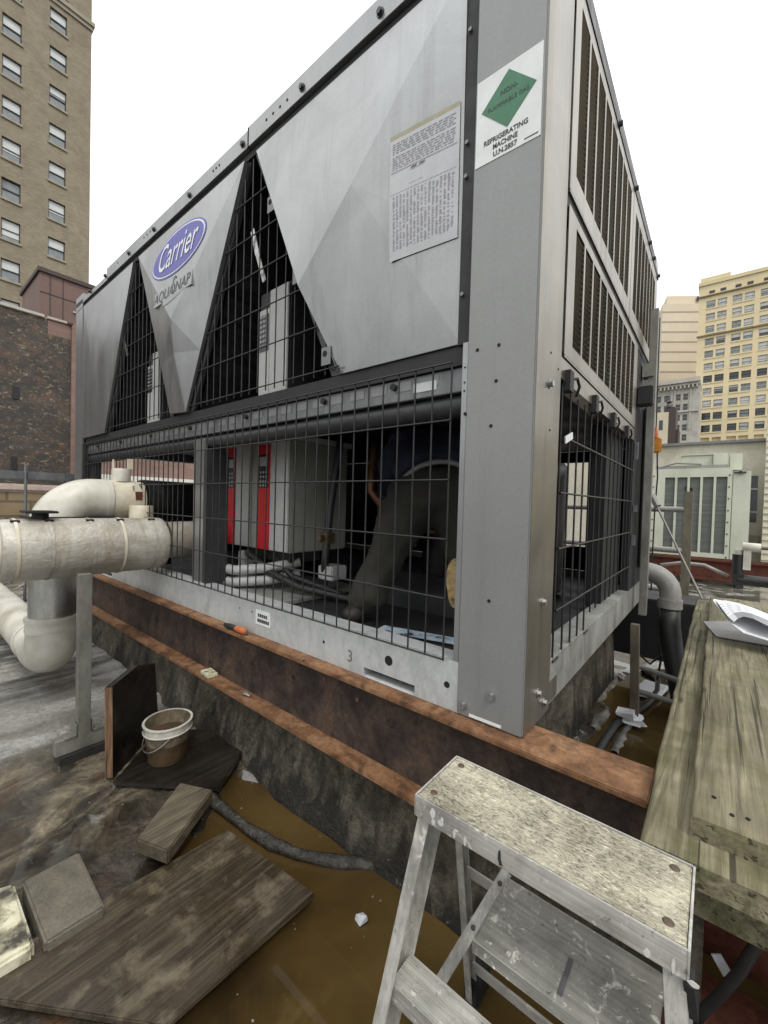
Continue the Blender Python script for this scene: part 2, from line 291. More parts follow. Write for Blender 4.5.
M['greystone'] = sm('grey_ornate_stone', [(.3, (.33, .31, .27)), (.5, (.45, .43, .38)), (.75, (.54, .52, .47))], .6, rough=(.8, .9), bump=.2, bscale=5, fine=.2)
M['creamwall'] = sm('cream_wall', [(.3, (.62, .55, .40)), (.7, (.72, .65, .49))], .8, rough=(.8, .9))
M['winframe'] = sm('dark_window_frame', [(.3, (.035, .033, .03)), (.7, (.06, .056, .05))], 6, rough=(.4, .6))
M['blind'] = sm('white_blind', [(.3, (.52, .54, .54)), (.7, (.66, .68, .67))], 1.3, rough=(.5, .6), bump=.0, fine=.04)
def glass_mat(name, c, r=.06):
    t = NT(name); n = t.noise(t.coord(), 1.2, 4, .6)
    col = t.ramp(n, [(.35, tuple(x*.6 for x in c)), (.65, tuple(min(1, x*1.3) for x in c))]); return t.set(base=col, rough=r, spec=.8)
M['glass'] = glass_mat('window_glass', (.20, .225, .235))  # base greyed to carry the sky reflected in the panes
M['glass_dk'] = glass_mat('window_glass_dark', (.03, .034, .038))
M['glass_lt'] = glass_mat('window_glass_curtained', (.42, .43, .42), .2)
M['siding'] = sm('cream_siding', [(.3, (.58, .54, .42)), (.7, (.68, .64, .52))], 1, (1, 1, .2), rough=(.6, .8), bump=.1)
M['asphalt_far'] = sm('city_ground', [(.3, (.05, .05, .05)), (.7, (.10, .10, .095))], .02, rough=(.8, .9))

def roof_mat():
    t = NT('wet_roof_membrane'); v = t.coord()
    sw = t.coord((1.7, .85, 1), rot=(0, 0, math.radians(-16)))
    n1 = t.noise(v, 1.5, 8, .58, .35); n2 = t.noise(sw, 2.5, 10, .60, 1.3); n3 = t.noise(v, 42, 6, .7); n4 = t.noise(v, 4.2, 7, .60, .5)
    c = t.ramp(n1, [(.30, (.020, .016, .012)), (.45, (.055, .045, .034)), (.57, (.11, .096, .075)), (.72, (.19, .17, .135))])
    tan = t.rng(n2, .45, .60, 0, 1)
    geo = t.node('ShaderNodeNewGeometry'); sx = t.node('ShaderNodeSeparateXYZ'); t.link(geo.outputs['Position'], sx.inputs[0])
    # dried cream silt lies in the left-hand part of the near roof
    left = t.math('MULTIPLY', t.rng(sx.outputs['X'], -1.15, -1.55, 0, 1), t.rng(sx.outputs['X'], -2.2, -2.0, 0, 1))
    c = t.mix(t.math('MULTIPLY', tan, t.math('ADD', t.math('MULTIPLY', left, .95), .05)), c, (.42, .365, .26))
    # grey upper membrane beyond the step
    up = t.rng(sx.outputs['X'], -2.08, -2.2, 0, .85)
    near = t.rng(sx.outputs['Y'], 3.2, 4.0, 1, 0)
    n5 = t.noise(t.coord((2.2, .7, 1)), 2.6, 8, .6, .5)
    c = t.mix(t.math('MULTIPLY', up, t.rng(n5, .36, .56, .45, 1)), c, (.42, .415, .39))
    far_l = t.rng(sx.outputs['X'], -2.55, -3.1, 0, .9)
    c = t.mix(t.math('MULTIPLY', far_l, t.rng(n5, .40, .54, .9, .1)), c, (.035, .032, .028))  # dark band: shade of the trench past the slab, put into the colour
    # rust-orange wash
    rust = t.math('MULTIPLY', t.rng(n4, .52, .62, 0, .9), t.rng(sx.outputs['X'], -2.05, -1.9, 0, 1))
    c = t.mix(t.math('MULTIPLY', rust, t.rng(n1, .4, .6, .2, 1)), c, (.16, .068, .018))
    # pale far roof
    far = t.rng(sx.outputs['Y'], 3.0, 4.2, 0, .9)
    c = t.mix(far, c, (.52, .50, .45))
    c = t.mix(t.math('MULTIPLY', far, t.rng(n4, .55, .68, 0, .8)), c, (.22, .20, .17))
    # dark tan silt of the right-hand gutter
    rg = t.math('MULTIPLY', t.rng(sx.outputs['X'], -.15, .05, 0, .8), t.rng(sx.outputs['Y'], .3, .8, 0, 1))
    rg = t.math('MULTIPLY', rg, t.rng(sx.outputs['Y'], 3.4, 2.8, 0, 1))
    c = t.mix(t.math('MULTIPLY', rg, t.rng(n2, .42, .6, .2, 1)), c, (.20, .15, .082))
    c = t.mix(1.0, c, t.ramp(n3, [(.3, C3(.55)), (.7, C3(1.12))]), 'MULTIPLY')
    t.bump(t.math('ADD', t.math('MULTIPLY', n3, t.rng(n4, .42, .56, .12, .8)), t.math('MULTIPLY', t.noise(v, 11, 5, .55, .6), .9)), .6, .014)
    shore = t.math('MULTIPLY', t.rng(sx.outputs['Z'], -.628, -.645, 0, 1), t.rng(sx.outputs['Y'], 3.4, 2.8, 0, 1))
    wetm = t.math('MULTIPLY', t.math('MAXIMUM', t.rng(n4, .60, .47, 0, 1), shore), t.rng(sx.outputs['X'], -2.3, -2.15, .35, 1))
    c = t.mix(wetm, c, t.mix(1.0, c, (.42, .40, .38), 'MULTIPLY'))
    wet = t.rng(wetm, 0, 1, .55, .04)
    return t.set(base=c, rough=wet, spec=.5, **{'Coat Weight': wetm, 'Coat Roughness': .04, 'Coat IOR': 1.6})
M['roof'] = roof_mat()
def water_mat():
    t = NT('murky_rain_water'); v = t.coord(); n = t.noise(v, 1.1, 5, .55, .3); n2 = t.noise(v, 5, 7, .65, .4)
    c = t.ramp(n, [(.32, (.022, .014, .006)), (.5, (.064, .040, .013)), (.68, (.105, .070, .024))])
    c = t.mix(t.rng(n2, .58, .72, 0, .35), c, (.13, .098, .042))
    
    t.bump(t.noise(v, 3, 2, .4), .02, .01)
    return t.set(base=c, rough=.02, IOR=1.38)
M['water'] = water_mat()
M['caulk'] = sm('pale_silt_line', [(.35, (.07, .062, .048)), (.55, (.20, .19, .165)), (.75, (.40, .39, .365))], 14, rough=(.3, .6), bump=.3)

# ------------------------------------------------------------------ mesh helpers
class B:
    def __init__(s): s.bm = bmesh.new()
    def face(s, pts):
        vs = [s.bm.verts.new(V(p)) for p in pts]; return s.bm.faces.new(vs)
    def hexa(s, p):   # p: 8 pts, 0-3 bottom ccw, 4-7 top
        v = [s.bm.verts.new(V(q)) for q in p]
        for f in ((3, 2, 1, 0), (4, 5, 6, 7), (0, 1, 5, 4), (1, 2, 6, 5), (2, 3, 7, 6), (3, 0, 4, 7)): s.bm.faces.new([v[i] for i in f])
        return s
    def box(s, x0, x1, y0, y1, z0, z1):
        if x0 > x1: x0, x1 = x1, x0
        if y0 > y1: y0, y1 = y1, y0
        if z0 > z1: z0, z1 = z1, z0
        return s.hexa([(x0, y0, z0), (x1, y0, z0), (x1, y1, z0), (x0, y1, z0), (x0, y0, z1), (x1, y0, z1), (x1, y1, z1), (x0, y1, z1)])
    def bar(s, a, b, w, h, up=(0, 0, 1)):   # rectangular bar from a to b
        a, b = V(a), V(b); d = (b-a).normalized(); u = V(up)
        if abs(d.dot(u)) > .98: u = V((0, 1, 0))
        sx = d.cross(u).normalized()*w/2; sz = sx.cross(d).normalized()*h/2
        return s.hexa([a-sx-sz, a+sx-sz, b+sx-sz, b-sx-sz, a-sx+sz, a+sx+sz, b+sx+sz, b-sx+sz])
    def prism(s, poly, off):                # polygon (3d pts) extruded by vector off
        off = V(off); n = len(poly)
        a = [s.bm.verts.new(V(p)) for p in poly]; b = [s.bm.verts.new(V(p)+off) for p in poly]
        s.bm.faces.new(a[::-1]); s.bm.faces.new(b)
        for i in range(n): s.bm.faces.new([a[i], a[(i+1) % n], b[(i+1) % n], b[i]])
        return s
    def tube(s, pts, r, n=12, caps=True):
        pts = [V(p) for p in pts]; k = len(pts); rs = r if isinstance(r, (list, tuple)) else [r]*k
        rings = []; nrm = None
        for i, p in enumerate(pts):
            d = (pts[min(i+1, k-1)]-pts[max(i-1, 0)]).normalized()
            if nrm is None:
                nrm = d.orthogonal().normalized()
            else:
                nrm = (nrm - d*nrm.dot(d)).normalized()
            bn = d.cross(nrm)
            rings.append([s.bm.verts.new(p+(nrm*math.cos(2*PI*j/n)+bn*math.sin(2*PI*j/n))*rs[i]) for j in range(n)])
        for i in range(k-1):
            for j in range(n):
                s.bm.faces.new([rings[i][j], rings[i][(j+1) % n], rings[i+1][(j+1) % n], rings[i+1][j]])
        if caps: s.bm.faces.new(rings[0][::-1]); s.bm.faces.new(rings[-1])
        return s
    def cyl(s, a, b, r, n=16, r2=None): return s.tube([a, b], [r, r if r2 is None else r2], n)
    def lathe(s, prof, c, n=32, axis='z'):   # prof: (r,h)
        c = V(c); rings = []
        for r, h in prof:
            rings.append([s.bm.verts.new(c+V((r*math.cos(2*PI*j/n), r*math.sin(2*PI*j/n), h))) for j in range(n)])
        for i in range(len(prof)-1):
            for j in range(n): s.bm.faces.new([rings[i][j], rings[i][(j+1) % n], rings[i+1][(j+1) % n], rings[i+1][j]])
        return s
    def plate_holes(s, us, vs, holes, fn, thick):   # grid wall with rectangular openings; fn(u,v,d)->xyz
        def ins(u0, u1, v0, v1):
            um, vm = (u0+u1)/2, (v0+v1)/2
            return any(a < um < b and c < vm < d for a, b, c, d in holes)
        us = sorted(set(us) | {h[0] for h in holes} | {h[1] for h in holes}); vs = sorted(set(vs) | {h[2] for h in holes} | {h[3] for h in holes})
        for i in range(len(us)-1):
            for j in range(len(vs)-1):
                if not ins(us[i], us[i+1], vs[j], vs[j+1]):
                    s.face([fn(us[i], vs[j], 0), fn(us[i+1], vs[j], 0), fn(us[i+1], vs[j+1], 0), fn(us[i], vs[j+1], 0)])
        for a, b, c, d in holes:
            q = [(a, c), (b, c), (b, d), (a, d)]
            for i in range(4):
                p0, p1 = q[i], q[(i+1) % 4]
                s.face([fn(*p1, 0), fn(*p0, 0), fn(*p0, thick), fn(*p1, thick)])
        return s
def obj(name, b, mat, parent=None, bevel=0, smooth=False, keep=False):
    bm = b.bm
    if bevel:
        bmesh.ops.remove_doubles(bm, verts=bm.verts, dist=1e-5)
        es = [e for e in bm.edges if len(e.link_faces) == 2 and e.calc_face_angle(0) > .5]
        bmesh.ops.bevel(bm, geom=es, offset=bevel, segments=2, affect='EDGES', clamp_overlap=True)
    if not keep: bmesh.ops.recalc_face_normals(bm, faces=bm.faces)
    mn = V((1e9,)*3); mx = V((-1e9,)*3)
    for v in bm.verts:
        for i in range(3): mn[i] = min(mn[i], v.co[i]); mx[i] = max(mx[i], v.co[i])
    o0 = V(((mn.x+mx.x)/2, (mn.y+mx.y)/2, mn.z))
    bmesh.ops.translate(bm, verts=bm.verts, vec=-o0)
    me = bpy.data.meshes.new(name); bm.to_mesh(me); bm.free()
    for m in (mat if isinstance(mat, (list, tuple)) else [mat]): me.materials.append(m)
    if smooth:
        for p in me.polygons: p.use_smooth = True
        if smooth is not True: me.set_sharp_from_angle(angle=smooth)
    o = bpy.data.objects.new(name, me); COL.objects.link(o)
    w = V((0, 0, 0)); p = parent
    while p: w += p.location; p = p.parent
    o.parent = parent; o.location = o0-w
    return o
def objs(name, b, mat, parent=None, **kw):
    """every loose piece of the builder becomes an object of its own"""
    bm = b.bm; seen = set(); res = []
    for v in bm.verts: v.tag = False
    groups = []
    for v in bm.verts:
        if v.tag: continue
        st = [v]; v.tag = True; g = []
        while st:
            q = st.pop(); g.append(q)
            for e in q.link_edges:
                o = e.other_vert(q)
                if not o.tag: o.tag = True; st.append(o)
        groups.append(g)
    for g in groups:
        nb = B(); mp = {q: nb.bm.verts.new(q.co) for q in g}; fs = {f for q in g for f in q.link_faces}
        for f in fs: nb.bm.faces.new([mp[q] for q in f.verts])
        res.append(obj(name, nb, mat, parent, **kw))
    bm.free(); return res
def tag(o, label, cat, group=None):
    o['label'] = label; o['category'] = cat
    if group: o['group'] = group
    return o
def thing(name, loc, label, cat, group=None):
    o = bpy.data.objects.new(name, None); COL.objects.link(o); o.location = V(loc); o.empty_display_size = .05
    return tag(o, label, cat, group)
def struct(o, kind='structure'): o['kind'] = kind; return o
def dup(o, loc=None, parent=None):
    c = o.copy(); COL.objects.link(c)
    if parent is not None: c.parent = parent
    if loc is not None: c.location = V(loc)
    for ch in list(o.children): dup(ch, None, c)
    return c
SM = math.radians(40)
def text_b(txt, size, fn, shear=0, offset=0, spacing=1.0, align='CENTER', width=None, xs=1.0):
    """writing as flat mesh: fn(u,v) -> world point, u to the right, v up"""
    cu = bpy.data.curves.new('txt', 'FONT'); cu.body = txt; cu.size = size; cu.shear = shear; cu.offset = offset; cu.space_character = spacing
    cu.align_x = align; cu.resolution_u = 3; cu.fill_mode = 'FRONT'
    to = bpy.data.objects.new('txt', cu); COL.objects.link(to)
    dg = bpy.context.evaluated_depsgraph_get(); ev = to.evaluated_get(dg); me = bpy.data.meshes.new_from_object(ev)
    b = B(); b.bm.from_mesh(me)
    us = [v.co.x for v in b.bm.verts]; k = xs
    if width: k = width/(max(us)-min(us))
    for v in b.bm.verts: v.co = V(fn(v.co.x*k, v.co.y))
    bpy.data.objects.remove(to); bpy.data.curves.remove(cu); bpy.data.meshes.remove(me)
    return b
def arc(c, a0, a1, r, ux, uy, n=10):
    c, ux, uy = V(c), V(ux), V(uy)
    return [c+(ux*math.cos(a0+(a1-a0)*i/n)+uy*math.sin(a0+(a1-a0)*i/n))*r for i in range(n+1)]
def hexbolt(b, c, nrm, r, h):
    c, nrm = V(c), V(nrm).normalized()
    b.tube([c-nrm*.002, c+nrm*h*.25], r*1.45, 14); b.tube([c, c+nrm*h], r, 6); return b
def disc_hole(b, c, nrm, r, t=.0012, n=12, sx=1):
    c, nrm = V(c), V(nrm); b.tube([c-nrm*.002, c+nrm*t], r, n); return b

# ================================================================== THE CHILLER
XL, W = -4.15, 2.39
ch = thing('rooftop_chiller', (-2.07, 1.19, 0), 'large grey metal rooftop chiller with wedge panels, wire grilles and a blue oval logo', 'chiller')
# base rails -------------------------------------------------------
b = B(); b.plate_holes([-4.15, -.2], [0, .155], [(-.585, -.36, 0.0, .034), (-3.4, -3.17, 0, .034)], lambda u, v, d: (u, .004+d, v), .05)
b.box(-4.15, -.2, .012, .085, .148, .1545); b.box(-4.15, -.2, .012, .085, .0, .006)
obj('front_base_rail', b, M['galv'], ch)
b = B()
for x in (-.585, -3.4): b.box(x, x+.225, .05, .054, 0, .034)
disc_hole(b, (-.471, .004, .088), (0, -1, 0), .017); disc_hole(b, (-.80, .004, .075), (0, -1, 0), .006); disc_hole(b, (-1.405, .004, .098), (0, -1, 0), .004); disc_hole(b, (-1.30, .004, .10), (0, -1, 0), .004)
disc_hole(b, (-.24, .004, .075), (0, -1, 0), .010)
objs('rail_hole', b, M['hole'], ch)
obj('stamped_numeral', text_b('3', .062, lambda u, v: (-.655+u, .0030, .035+v)), M['strut'], ch)
b = B(); b.box(-1.265, -1.155, .0015, .004, .052, .118); st = obj('rail_sticker', b, M['white_st'], ch)
b = B()
for k in range(5): b.box(-1.247+k*.015, -1.236+k*.015, .0005, .0016, .088, .103)
for k in range(6): b.box(-1.250+k*.0155, -1.238+k*.0155, .0005, .0016, .064, .079)
obj('sticker_print', b, M['ink'], st)
b = B(); b.box(-.052, -.006, .215, W, 0, .145); b.box(-.09, -.004, .215, W, .140, .147); obj('side_base_rail', b, M['galv_dirty'], ch, bevel=.003)
b = B(); b.box(-.0065, -.0035, .225, .315, .012, .078); obj('rail_plate', b, M['panel_side'], ch)
b = B(); b.box(-4.15, 0, W-.06, W, 0, .145); b.box(-4.15, -4.09, .06, W-.06, 0, .145); objs('rear_base_rail', b, M['galv_dirty'], ch)
# floor pan
b = B(); b.box(-4.08, -.06, .09, W-.07, .085, .095); obj('floor_pan', b, M['dark'], ch)
b = B(); b.box(-2.08, -1.28, .10, .75, .097, .118); obj('floor_plate', b, M['galv_dirty'], ch, bevel=.004)
# corner posts -----------------------------------------------------
b = B(); b.prism([(-.2024, 0, .0), (0, 0, .0), (0, .2185, .0), (-.012, .2185, 0), (-.012, .012, 0), (-.2024, .012, 0)], (0, 0, 2.40)); post = obj('corner_post', b, M['panel_post'], ch, bevel=.0035)
b = B(); b.box(.0, .0022, .006, .2165, .0015, 2.38); obj('post_side_face', b, M['panel_side'], post)
b = B(); b.box(-.2215, -.2032, .004, .03, .155, 1.12); obj('post_flange', b, M['panel'], post, bevel=.001)
b = B()
for x, z in [(-.171, 1.087), (-.105, 1.087), (-.110, .987), (-.121, .861), (-.109, .359), (-.205, .905)]: disc_hole(b, (x, -.0001, z), (0, -1, 0), .0052)
for z in (1.045, 1.0, .975): disc_hole(b, (-.212, .004, z), (0, -1, 0), .003)
for y, z in [(.117, 1.078), (.130, .858), (.19, 1.05)]: disc_hole(b, (.0022, y, z), (1, 0, 0), .0035)
objs('post_hole', b, M['hole'], post)
for p, n in [((-.181, -.001, .033), (0, -1, 0)), ((-.093, -.001, .088), (0, -1, 0)), ((.0022, .115, .988), (1, 0, 0)), ((.0022, .124, .354), (1, 0, 0)), ((.0022, .109, .089), (1, 0, 0)), ((.0022, .165, .042), (1, 0, 0))]:
    obj('bolt', hexbolt(B(), p, n, .0095, .011), M['bolt'], post, smooth=SM)
b = B(); b.box(-.16, -.06, -.0018, -.0003, .006, .014); obj('seam_sealant', b, M['white_st'], post)
for nm, x0, x1, y0, y1 in (('rear_post', -.12, .0, W-.12, W), ('left_post', -4.15, -3.95, 0, .15), ('left_rear_post', -4.15, -3.95, W-.15, W)):
    b = B(); b.box(x0, x1, y0, y1, .146 if y0 > .1 else .0, 2.385); obj(nm, b, M['panel'], ch, bevel=.003)
# hazard sticker ---------------------------------------------------
b = B(); b.box(-.197, -.008, -.0014, -.0002, 1.617, 1.862); hz = obj('hazard_sticker', b, M['white_st'], post)
b = B(); b.prism([(-.102, -.0022, 1.846), (-.181, -.0022, 1.767), (-.102, -.0022, 1.688), (-.023, -.0022, 1.767)], (0, .0006, 0)); obj('diamond_emblem', b, M['green_st'], hz)
fy = lambda cx, cz, y: (lambda u, v: (cx+u, y, cz+v))
obj('diamond_lettering', text_b('NON-', .019, fy(-.10, 1.785, -.0030), offset=.0003), M['ink'], hz)
obj('diamond_lettering', text_b('FLAMMABLE GAS', .017, fy(-.102, 1.756, -.0030), width=.118), M['ink'], hz)
for t, z, w in (('REFRIGERATING', 1.668, .128), ('MACHINE', 1.647, .072), ('U.N.2857', 1.626, .070)):
    obj('sticker_lettering', text_b(t, .0195, fy(-.107, z, -.0022), width=w, offset=.0006), M['ink'], hz)
b = B(); b.box(-.052, -.014, -.0022, -.0014, 1.6265, 1.629); obj('small_print', b, M['ink'], hz)
# top rail ---------------------------------------------------------
b = B(); b.box(-4.15, -3.335, 0, .06, 2.30, 2.338); b.box(-3.335, -1.40, -.006, .06, 2.30, 2.382); b.box(-1.396, -.2024, -.006, .06, 2.30, 2.395); b.box(-4.15, -3.95, -.002, .002, 2.26, 2.30)
tr = obj('top_rail', b, M['rail_top'], ch, bevel=.003)
for x in (-3.75, -3.36, -2.88, -2.46, -1.98, -1.44, -1.0, -.58):
    obj('rail_bolt', hexbolt(B(), (x, -.006, 2.335), (0, -1, 0), .011, .012), M['dkgrey'], tr, smooth=SM)
b = B()
for x in (-3.1, -2.62, -2.57, -2.52, -1.72, -1.69, -1.66, -1.25, -1.20, -1.15, -1.10): disc_hole(b, (x, -.0062, 2.345), (0, -1, 0), .006)
b.box(-1.40, -1.392, -.0072, .0, 2.30, 2.39)
objs('rail_slot', b, M['hole'], tr)
# dark carcass: deck, gap strips, soffit, coils, rear -----------------
b = B(); b.box(-4.15, -.0, .012, .05, 2.262, 2.298); b.box(-.2445, -.2035, .012, .05, 1.12, 2.262); b.box(-3.95, -3.918, .012, .05, .155, 2.262); obj('dark_seam', b, M['dark'], ch)
b = B()
for x in (-.232,):
    for z in (1.27, 1.62, 1.72, 2.05): b.tube([(x, .012, z), (x, .004, z)], .006, 8)
objs('seam_screw', b, M['midgrey'], ch)
b = B(); b.box(-4.15, 0, .05, W-.05, 2.27, 2.36); obj('fan_deck', b, M['dkgrey'], ch)
b = B(); b.box(-3.95, -.0125, .06, W-.06, 1.075, 1.12); obj('mid_deck', b, M['dark'], ch)
b = B(); b.box(-3.95, -.2035, .022, .06, 1.062, 1.122); obj('soffit_strip', b, M['dark'], ch)
def coil(x0, x1):
    b = B(); s = .05 if x1 > x0 else -.05
    b.prism([(x0, .07, 2.26), (x1, .07, 1.12), (x1+s, .07, 1.12), (x0+s, .07, 2.26)], (0, W-.14, 0)); obj('condenser_coil', b, M['coil'], ch)
for a, c in ((-3.36-.02, -2.815+.0), ): pass
coil(-2.83, -3.36); coil(-2.70, -2.20); coil(-1.45, -1.98); coil(-1.32, -.77)
b = B(); b.box(-3.95, -.01, W-.06, W-.02, 1.12, 2.27); obj('added_end_wall', b, M['dark'], ch)  # black end wall added to keep the upper bays dark
# tall dark fin walls seen behind the upper grilles
b = B()
for i in range(5): b.box(-3.3+i*.075, -3.27+i*.075, .55+i*.02, .62+i*.02, 1.12, 2.2)
for i in range(7): b.box(-2.02+i*.07, -1.985+i*.07, .5+i*.03, .56+i*.03, 1.12, 2.2)
for i in range(4): b.box(-1.4+i*.1, -1.36+i*.1, .8, .86, 1.12, 2.2)
objs('inner_rib', b, M['dkgrey'], ch)
# mid post and lower beam ------------------------------------------
b = B(); b.box(-1.955, -1.83, .03, .05, .156, .965); obj('mid_post', b, M['panel'], ch, bevel=.004)
b = B(); b.box(-1.83, -1.80, .03, .16, .156, .9); b.box(-1.955, -1.93, .05, .13, .156, .9); obj('mid_post_web', b, M['dkgrey'], ch)
b = B(); b.box(-3.95, -.203, .035, .06, .985, 1.06); obj('beam_slotted_face', b, M['midgrey'], ch, bevel=.002)
b = B(); b.tube([(-3.95, .075, .948), (-.205, .075, .948)], .036, 18); lb = obj('beam_round_edge', b, M['dkgrey'], ch, smooth=SM)
b = B()
for i in range(34):
    x = -3.85+i*.108
    if x < -.3: b.box(x, x+.072, .0335, .036, 1.018, 1.050)
objs('sky_lit_slot', b, M['panel_post'], ch)  # pale plates: sky light in the slots put into the colour
b = B()
for x in (-3.6, -3.1, -2.55, -2.0, -1.42, -.86, -.50): b.tube([(x, .0335, 1.035), (x, .018, 1.035)], .012, 8)
objs('grille_clip', b, M['dark'], ch)
b = B(); b.box(-.42, -.33, .033, .035, 1.005, 1.035); obj('beam_plate', b, M['galv'], ch)

# wedge panels -----------------------------------------------------
def fold(name, verts, tris, mat, back=.02):
    b = B(); P = [V(p) for p in verts]
    for t in tris: b.face([P[i] for i in t])
    bmesh.ops.remove_doubles(b.bm, verts=b.bm.verts, dist=1e-5)
    bmesh.ops.recalc_face_normals(b.bm, faces=b.bm.faces)
    for f in b.bm.faces:
        if f.normal.y > 0: f.normal_flip()
    # turned-back edges give the sheet its depth
    for e in [e for e in b.bm.edges if len(e.link_faces) == 1]:
        a, c = e.verts[0].co, e.verts[1].co
        b.face([a, c, c+V((0, back+.0, 0)), a+V((0, back, 0))])
    return obj(name, b, mat, ch, keep=True)
# left half panel
lp = fold('wedge_panel', [(-3.918, -.002, 2.257), (-2.815, -.002, 2.257), (-3.364, -.002, 1.12), (-3.918, -.002, 1.12), (-3.60, -.018, 1.62), (-3.10, -.003, 1.67), (-3.918, -.004, 1.45)],
     [(0, 1, 4), (1, 5, 4), (5, 2, 4), (2, 3, 4), (3, 6, 4), (6, 0, 4)], M['panel'])
# centre panel
A = V((-2.085, -.055, 1.655)); BM_ = V((-2.095, -.004, 1.13))
cp = fold('wedge_panel', [(-2.722, -.002, 2.257), (-1.429, -.002, 2.257), (-1.995, -.002, 1.122), (-2.200, -.002, 1.135), A, (-2.338, -.003, 1.45), (-1.835, -.003, 1.44), (-2.095, -.030, 1.47)],
     [(0, 1, 4), (1, 6, 4), (6, 7, 4), (7, 5, 4), (5, 0, 4), (6, 2, 7), (2, 3, 7), (3, 5, 7)], M['panel'])
# big right half panel
rp = fold('wedge_panel', [(-1.342, .004, 2.262), (-.2455, .004, 2.262), (-.2455, .034, 1.132), (-.764, .030, 1.126), (-.945, -.050, 1.495), (-.672, -.036, 1.775), (-.2455, .016, 1.47)],
     [(0, 1, 5), (0, 5, 4), (1, 6, 5), (5, 6, 2), (4, 5, 3), (5, 2, 3)], M['panel'])
for t in (0,):
    b = B(); b.box(-.764, -.2455, .016, .06, 1.1232, 1.1255); obj('panel_lip', b, M['dark'], rp)
# logo: white ring, blue field, script lettering, lying on the tilted face (0,1,A)
def cy(z): return -.002-(.053)*(2.257-z)/(2.257-1.655)
def ell(rx, rz, d, n=48):
    cx, cz = -2.098, 2.062
    b = B(); pts = [V((cx+rx*math.cos(2*PI*i/n), 0, cz+rz*math.sin(2*PI*i/n))) for i in range(n)]
    for p in pts: p.y = cy(p.z)-d
    b.prism(pts, (0, .0012, 0)); return b
lg = obj('oval_logo', ell(.345, .137, .002), M['blue'], cp)
obj('logo_ring', ell(.333, .128, .0035), M['white_st'], lg)
obj('logo_field', ell(.320, .119, .005), M['blue'], lg)
onp = lambda cx, cz, d: (lambda u, v: (cx+u, cy(cz+v)-d, cz+v))
obj('logo_lettering', text_b('Carrier', .225, onp(-2.10, 1.995, .0072), shear=.34, offset=.0008, width=.49), M['white_st'], lg)
b = B(); b.hexa([(-2.35, cy(1.79)-.0004, 1.79), (-1.866, cy(1.79)-.0004, 1.79), (-1.866, cy(1.79)+.01, 1.79), (-2.35, cy(1.79)+.01, 1.79), (-2.35, cy(1.865)-.0006, 1.875), (-1.866, cy(1.865)-.0006, 1.875), (-1.866, cy(1.865)+.01, 1.875), (-2.35, cy(1.865)+.01, 1.875)])
bg = obj('name_badge', b, M['panel'], cp)
for t, x, s in (('AQUA', -2.222, .092), ('S', -2.092, .150), ('NAP', -1.978, .092)):
    obj('badge_lettering', text_b(t, s, onp(x, 1.805, .003), shear=.12, offset=-.0004, xs=1.0 if t != 'S' else .75), M['ink_grey'], bg)
b = B()
pts = [V((-2.33+.40*i/14, 0, 1.765+.030*(i/14)**2-.010*math.sin(PI*i/14))) for i in range(15)]
for i in range(14):
    h0, h1 = .004*math.sin(PI*i/14)+.001, .004*math.sin(PI*(i+1)/14)+.001
    p, q = pts[i], pts[i+1]
    b.face([(p.x, cy(p.z)-.003, p.z), (q.x, cy(q.z)-.003, q.z), (q.x, cy(q.z)-.003, q.z+h1), (p.x, cy(p.z)-.003, p.z+h0)])
obj('badge_swoosh', b, M['ink_grey'], bg)
# wiring label on the big panel
def ry(x, z):   # face 1,6,5 then 5,6,2
    from mathutils.geometry import barycentric_transform as bt
    P1, P6, P5, P2 = V((-.2455, .004, 2.262)), V((-.2455, .016, 1.47)), V((-.672, -.036, 1.775)), V((-.2455, .034, 1.132))
    ze = P5.z+(P6.z-P5.z)*(x-P5.x)/(P6.x-P5.x)
    a, c, d = (P1, P6, P5) if z >= ze else (P5, P6, P2)
    f = lambda p: V((p.x, p.z, 0))
    w = bt(V((x, z, 0)), f(a), f(c), f(d), V((1, 0, 0)), V((0, 1, 0)), V((0, 0, 1)))
    return a.y*w.x+c.y*w.y+d.y*w.z
def sheet(name, x0, x1, z0, z1, d, mat, parent, nx=10, nz=14):
    b = B()
    g = [[V((x0+(x1-x0)*i/nx, ry(x0+(x1-x0)*i/nx, z0+(z1-z0)*j/nz)-d, z0+(z1-z0)*j/nz)) for j in range(nz+1)] for i in range(nx+1)]
    for i in range(nx):
        for j in range(nz): b.face([g[i][j], g[i+1][j], g[i+1][j+1], g[i][j+1]])
    bmesh.ops.remove_doubles(b.bm, verts=b.bm.verts, dist=1e-6)
    return obj(name, b, mat, parent, smooth=True)
lab = sheet('wiring_label', -.506, -.257, 1.452, 1.842, .0035, M['doc'], rp)
sheet('label_tape', -.506, -.257, 1.842, 1.858, .0035, M['tape'], lab, 6, 2)
b = B(); rnd = random.Random(3)
def ln(x0, x1, z, h):
    b.face([(x0, ry(x0, z)-.0045, z), (x1, ry(x1, z)-.0045, z), (x1, ry(x1, z+h)-.0045, z+h), (x0, ry(x0, z+h)-.0045, z+h)])
for r in range(11):
    z = 1.826-r*.0075-(.006 if r > 4 else 0); x = -.495
    while x < -.275:
        w = rnd.uniform(.006, .022); ln(x, min(x+w, -.27), z, .003); x += w+rnd.uniform(.003, .006)
for z in (1.735, 1.665, 1.737): ln(-.5, -.264, z, .0012)
for z, w in ((1.722, .05), (1.68, .05)): ln(-.43, -.43+w, z, .001)
for k in range(42):
    z = 1.655-k*.0042
    for c in range(17):
        x = -.492+c*.0133
        if rnd.random() < .8: ln(x, x+rnd.uniform(.005, .009), z, .0019)
obj('label_print', b, M['ink_faint'], lab)
b = B()
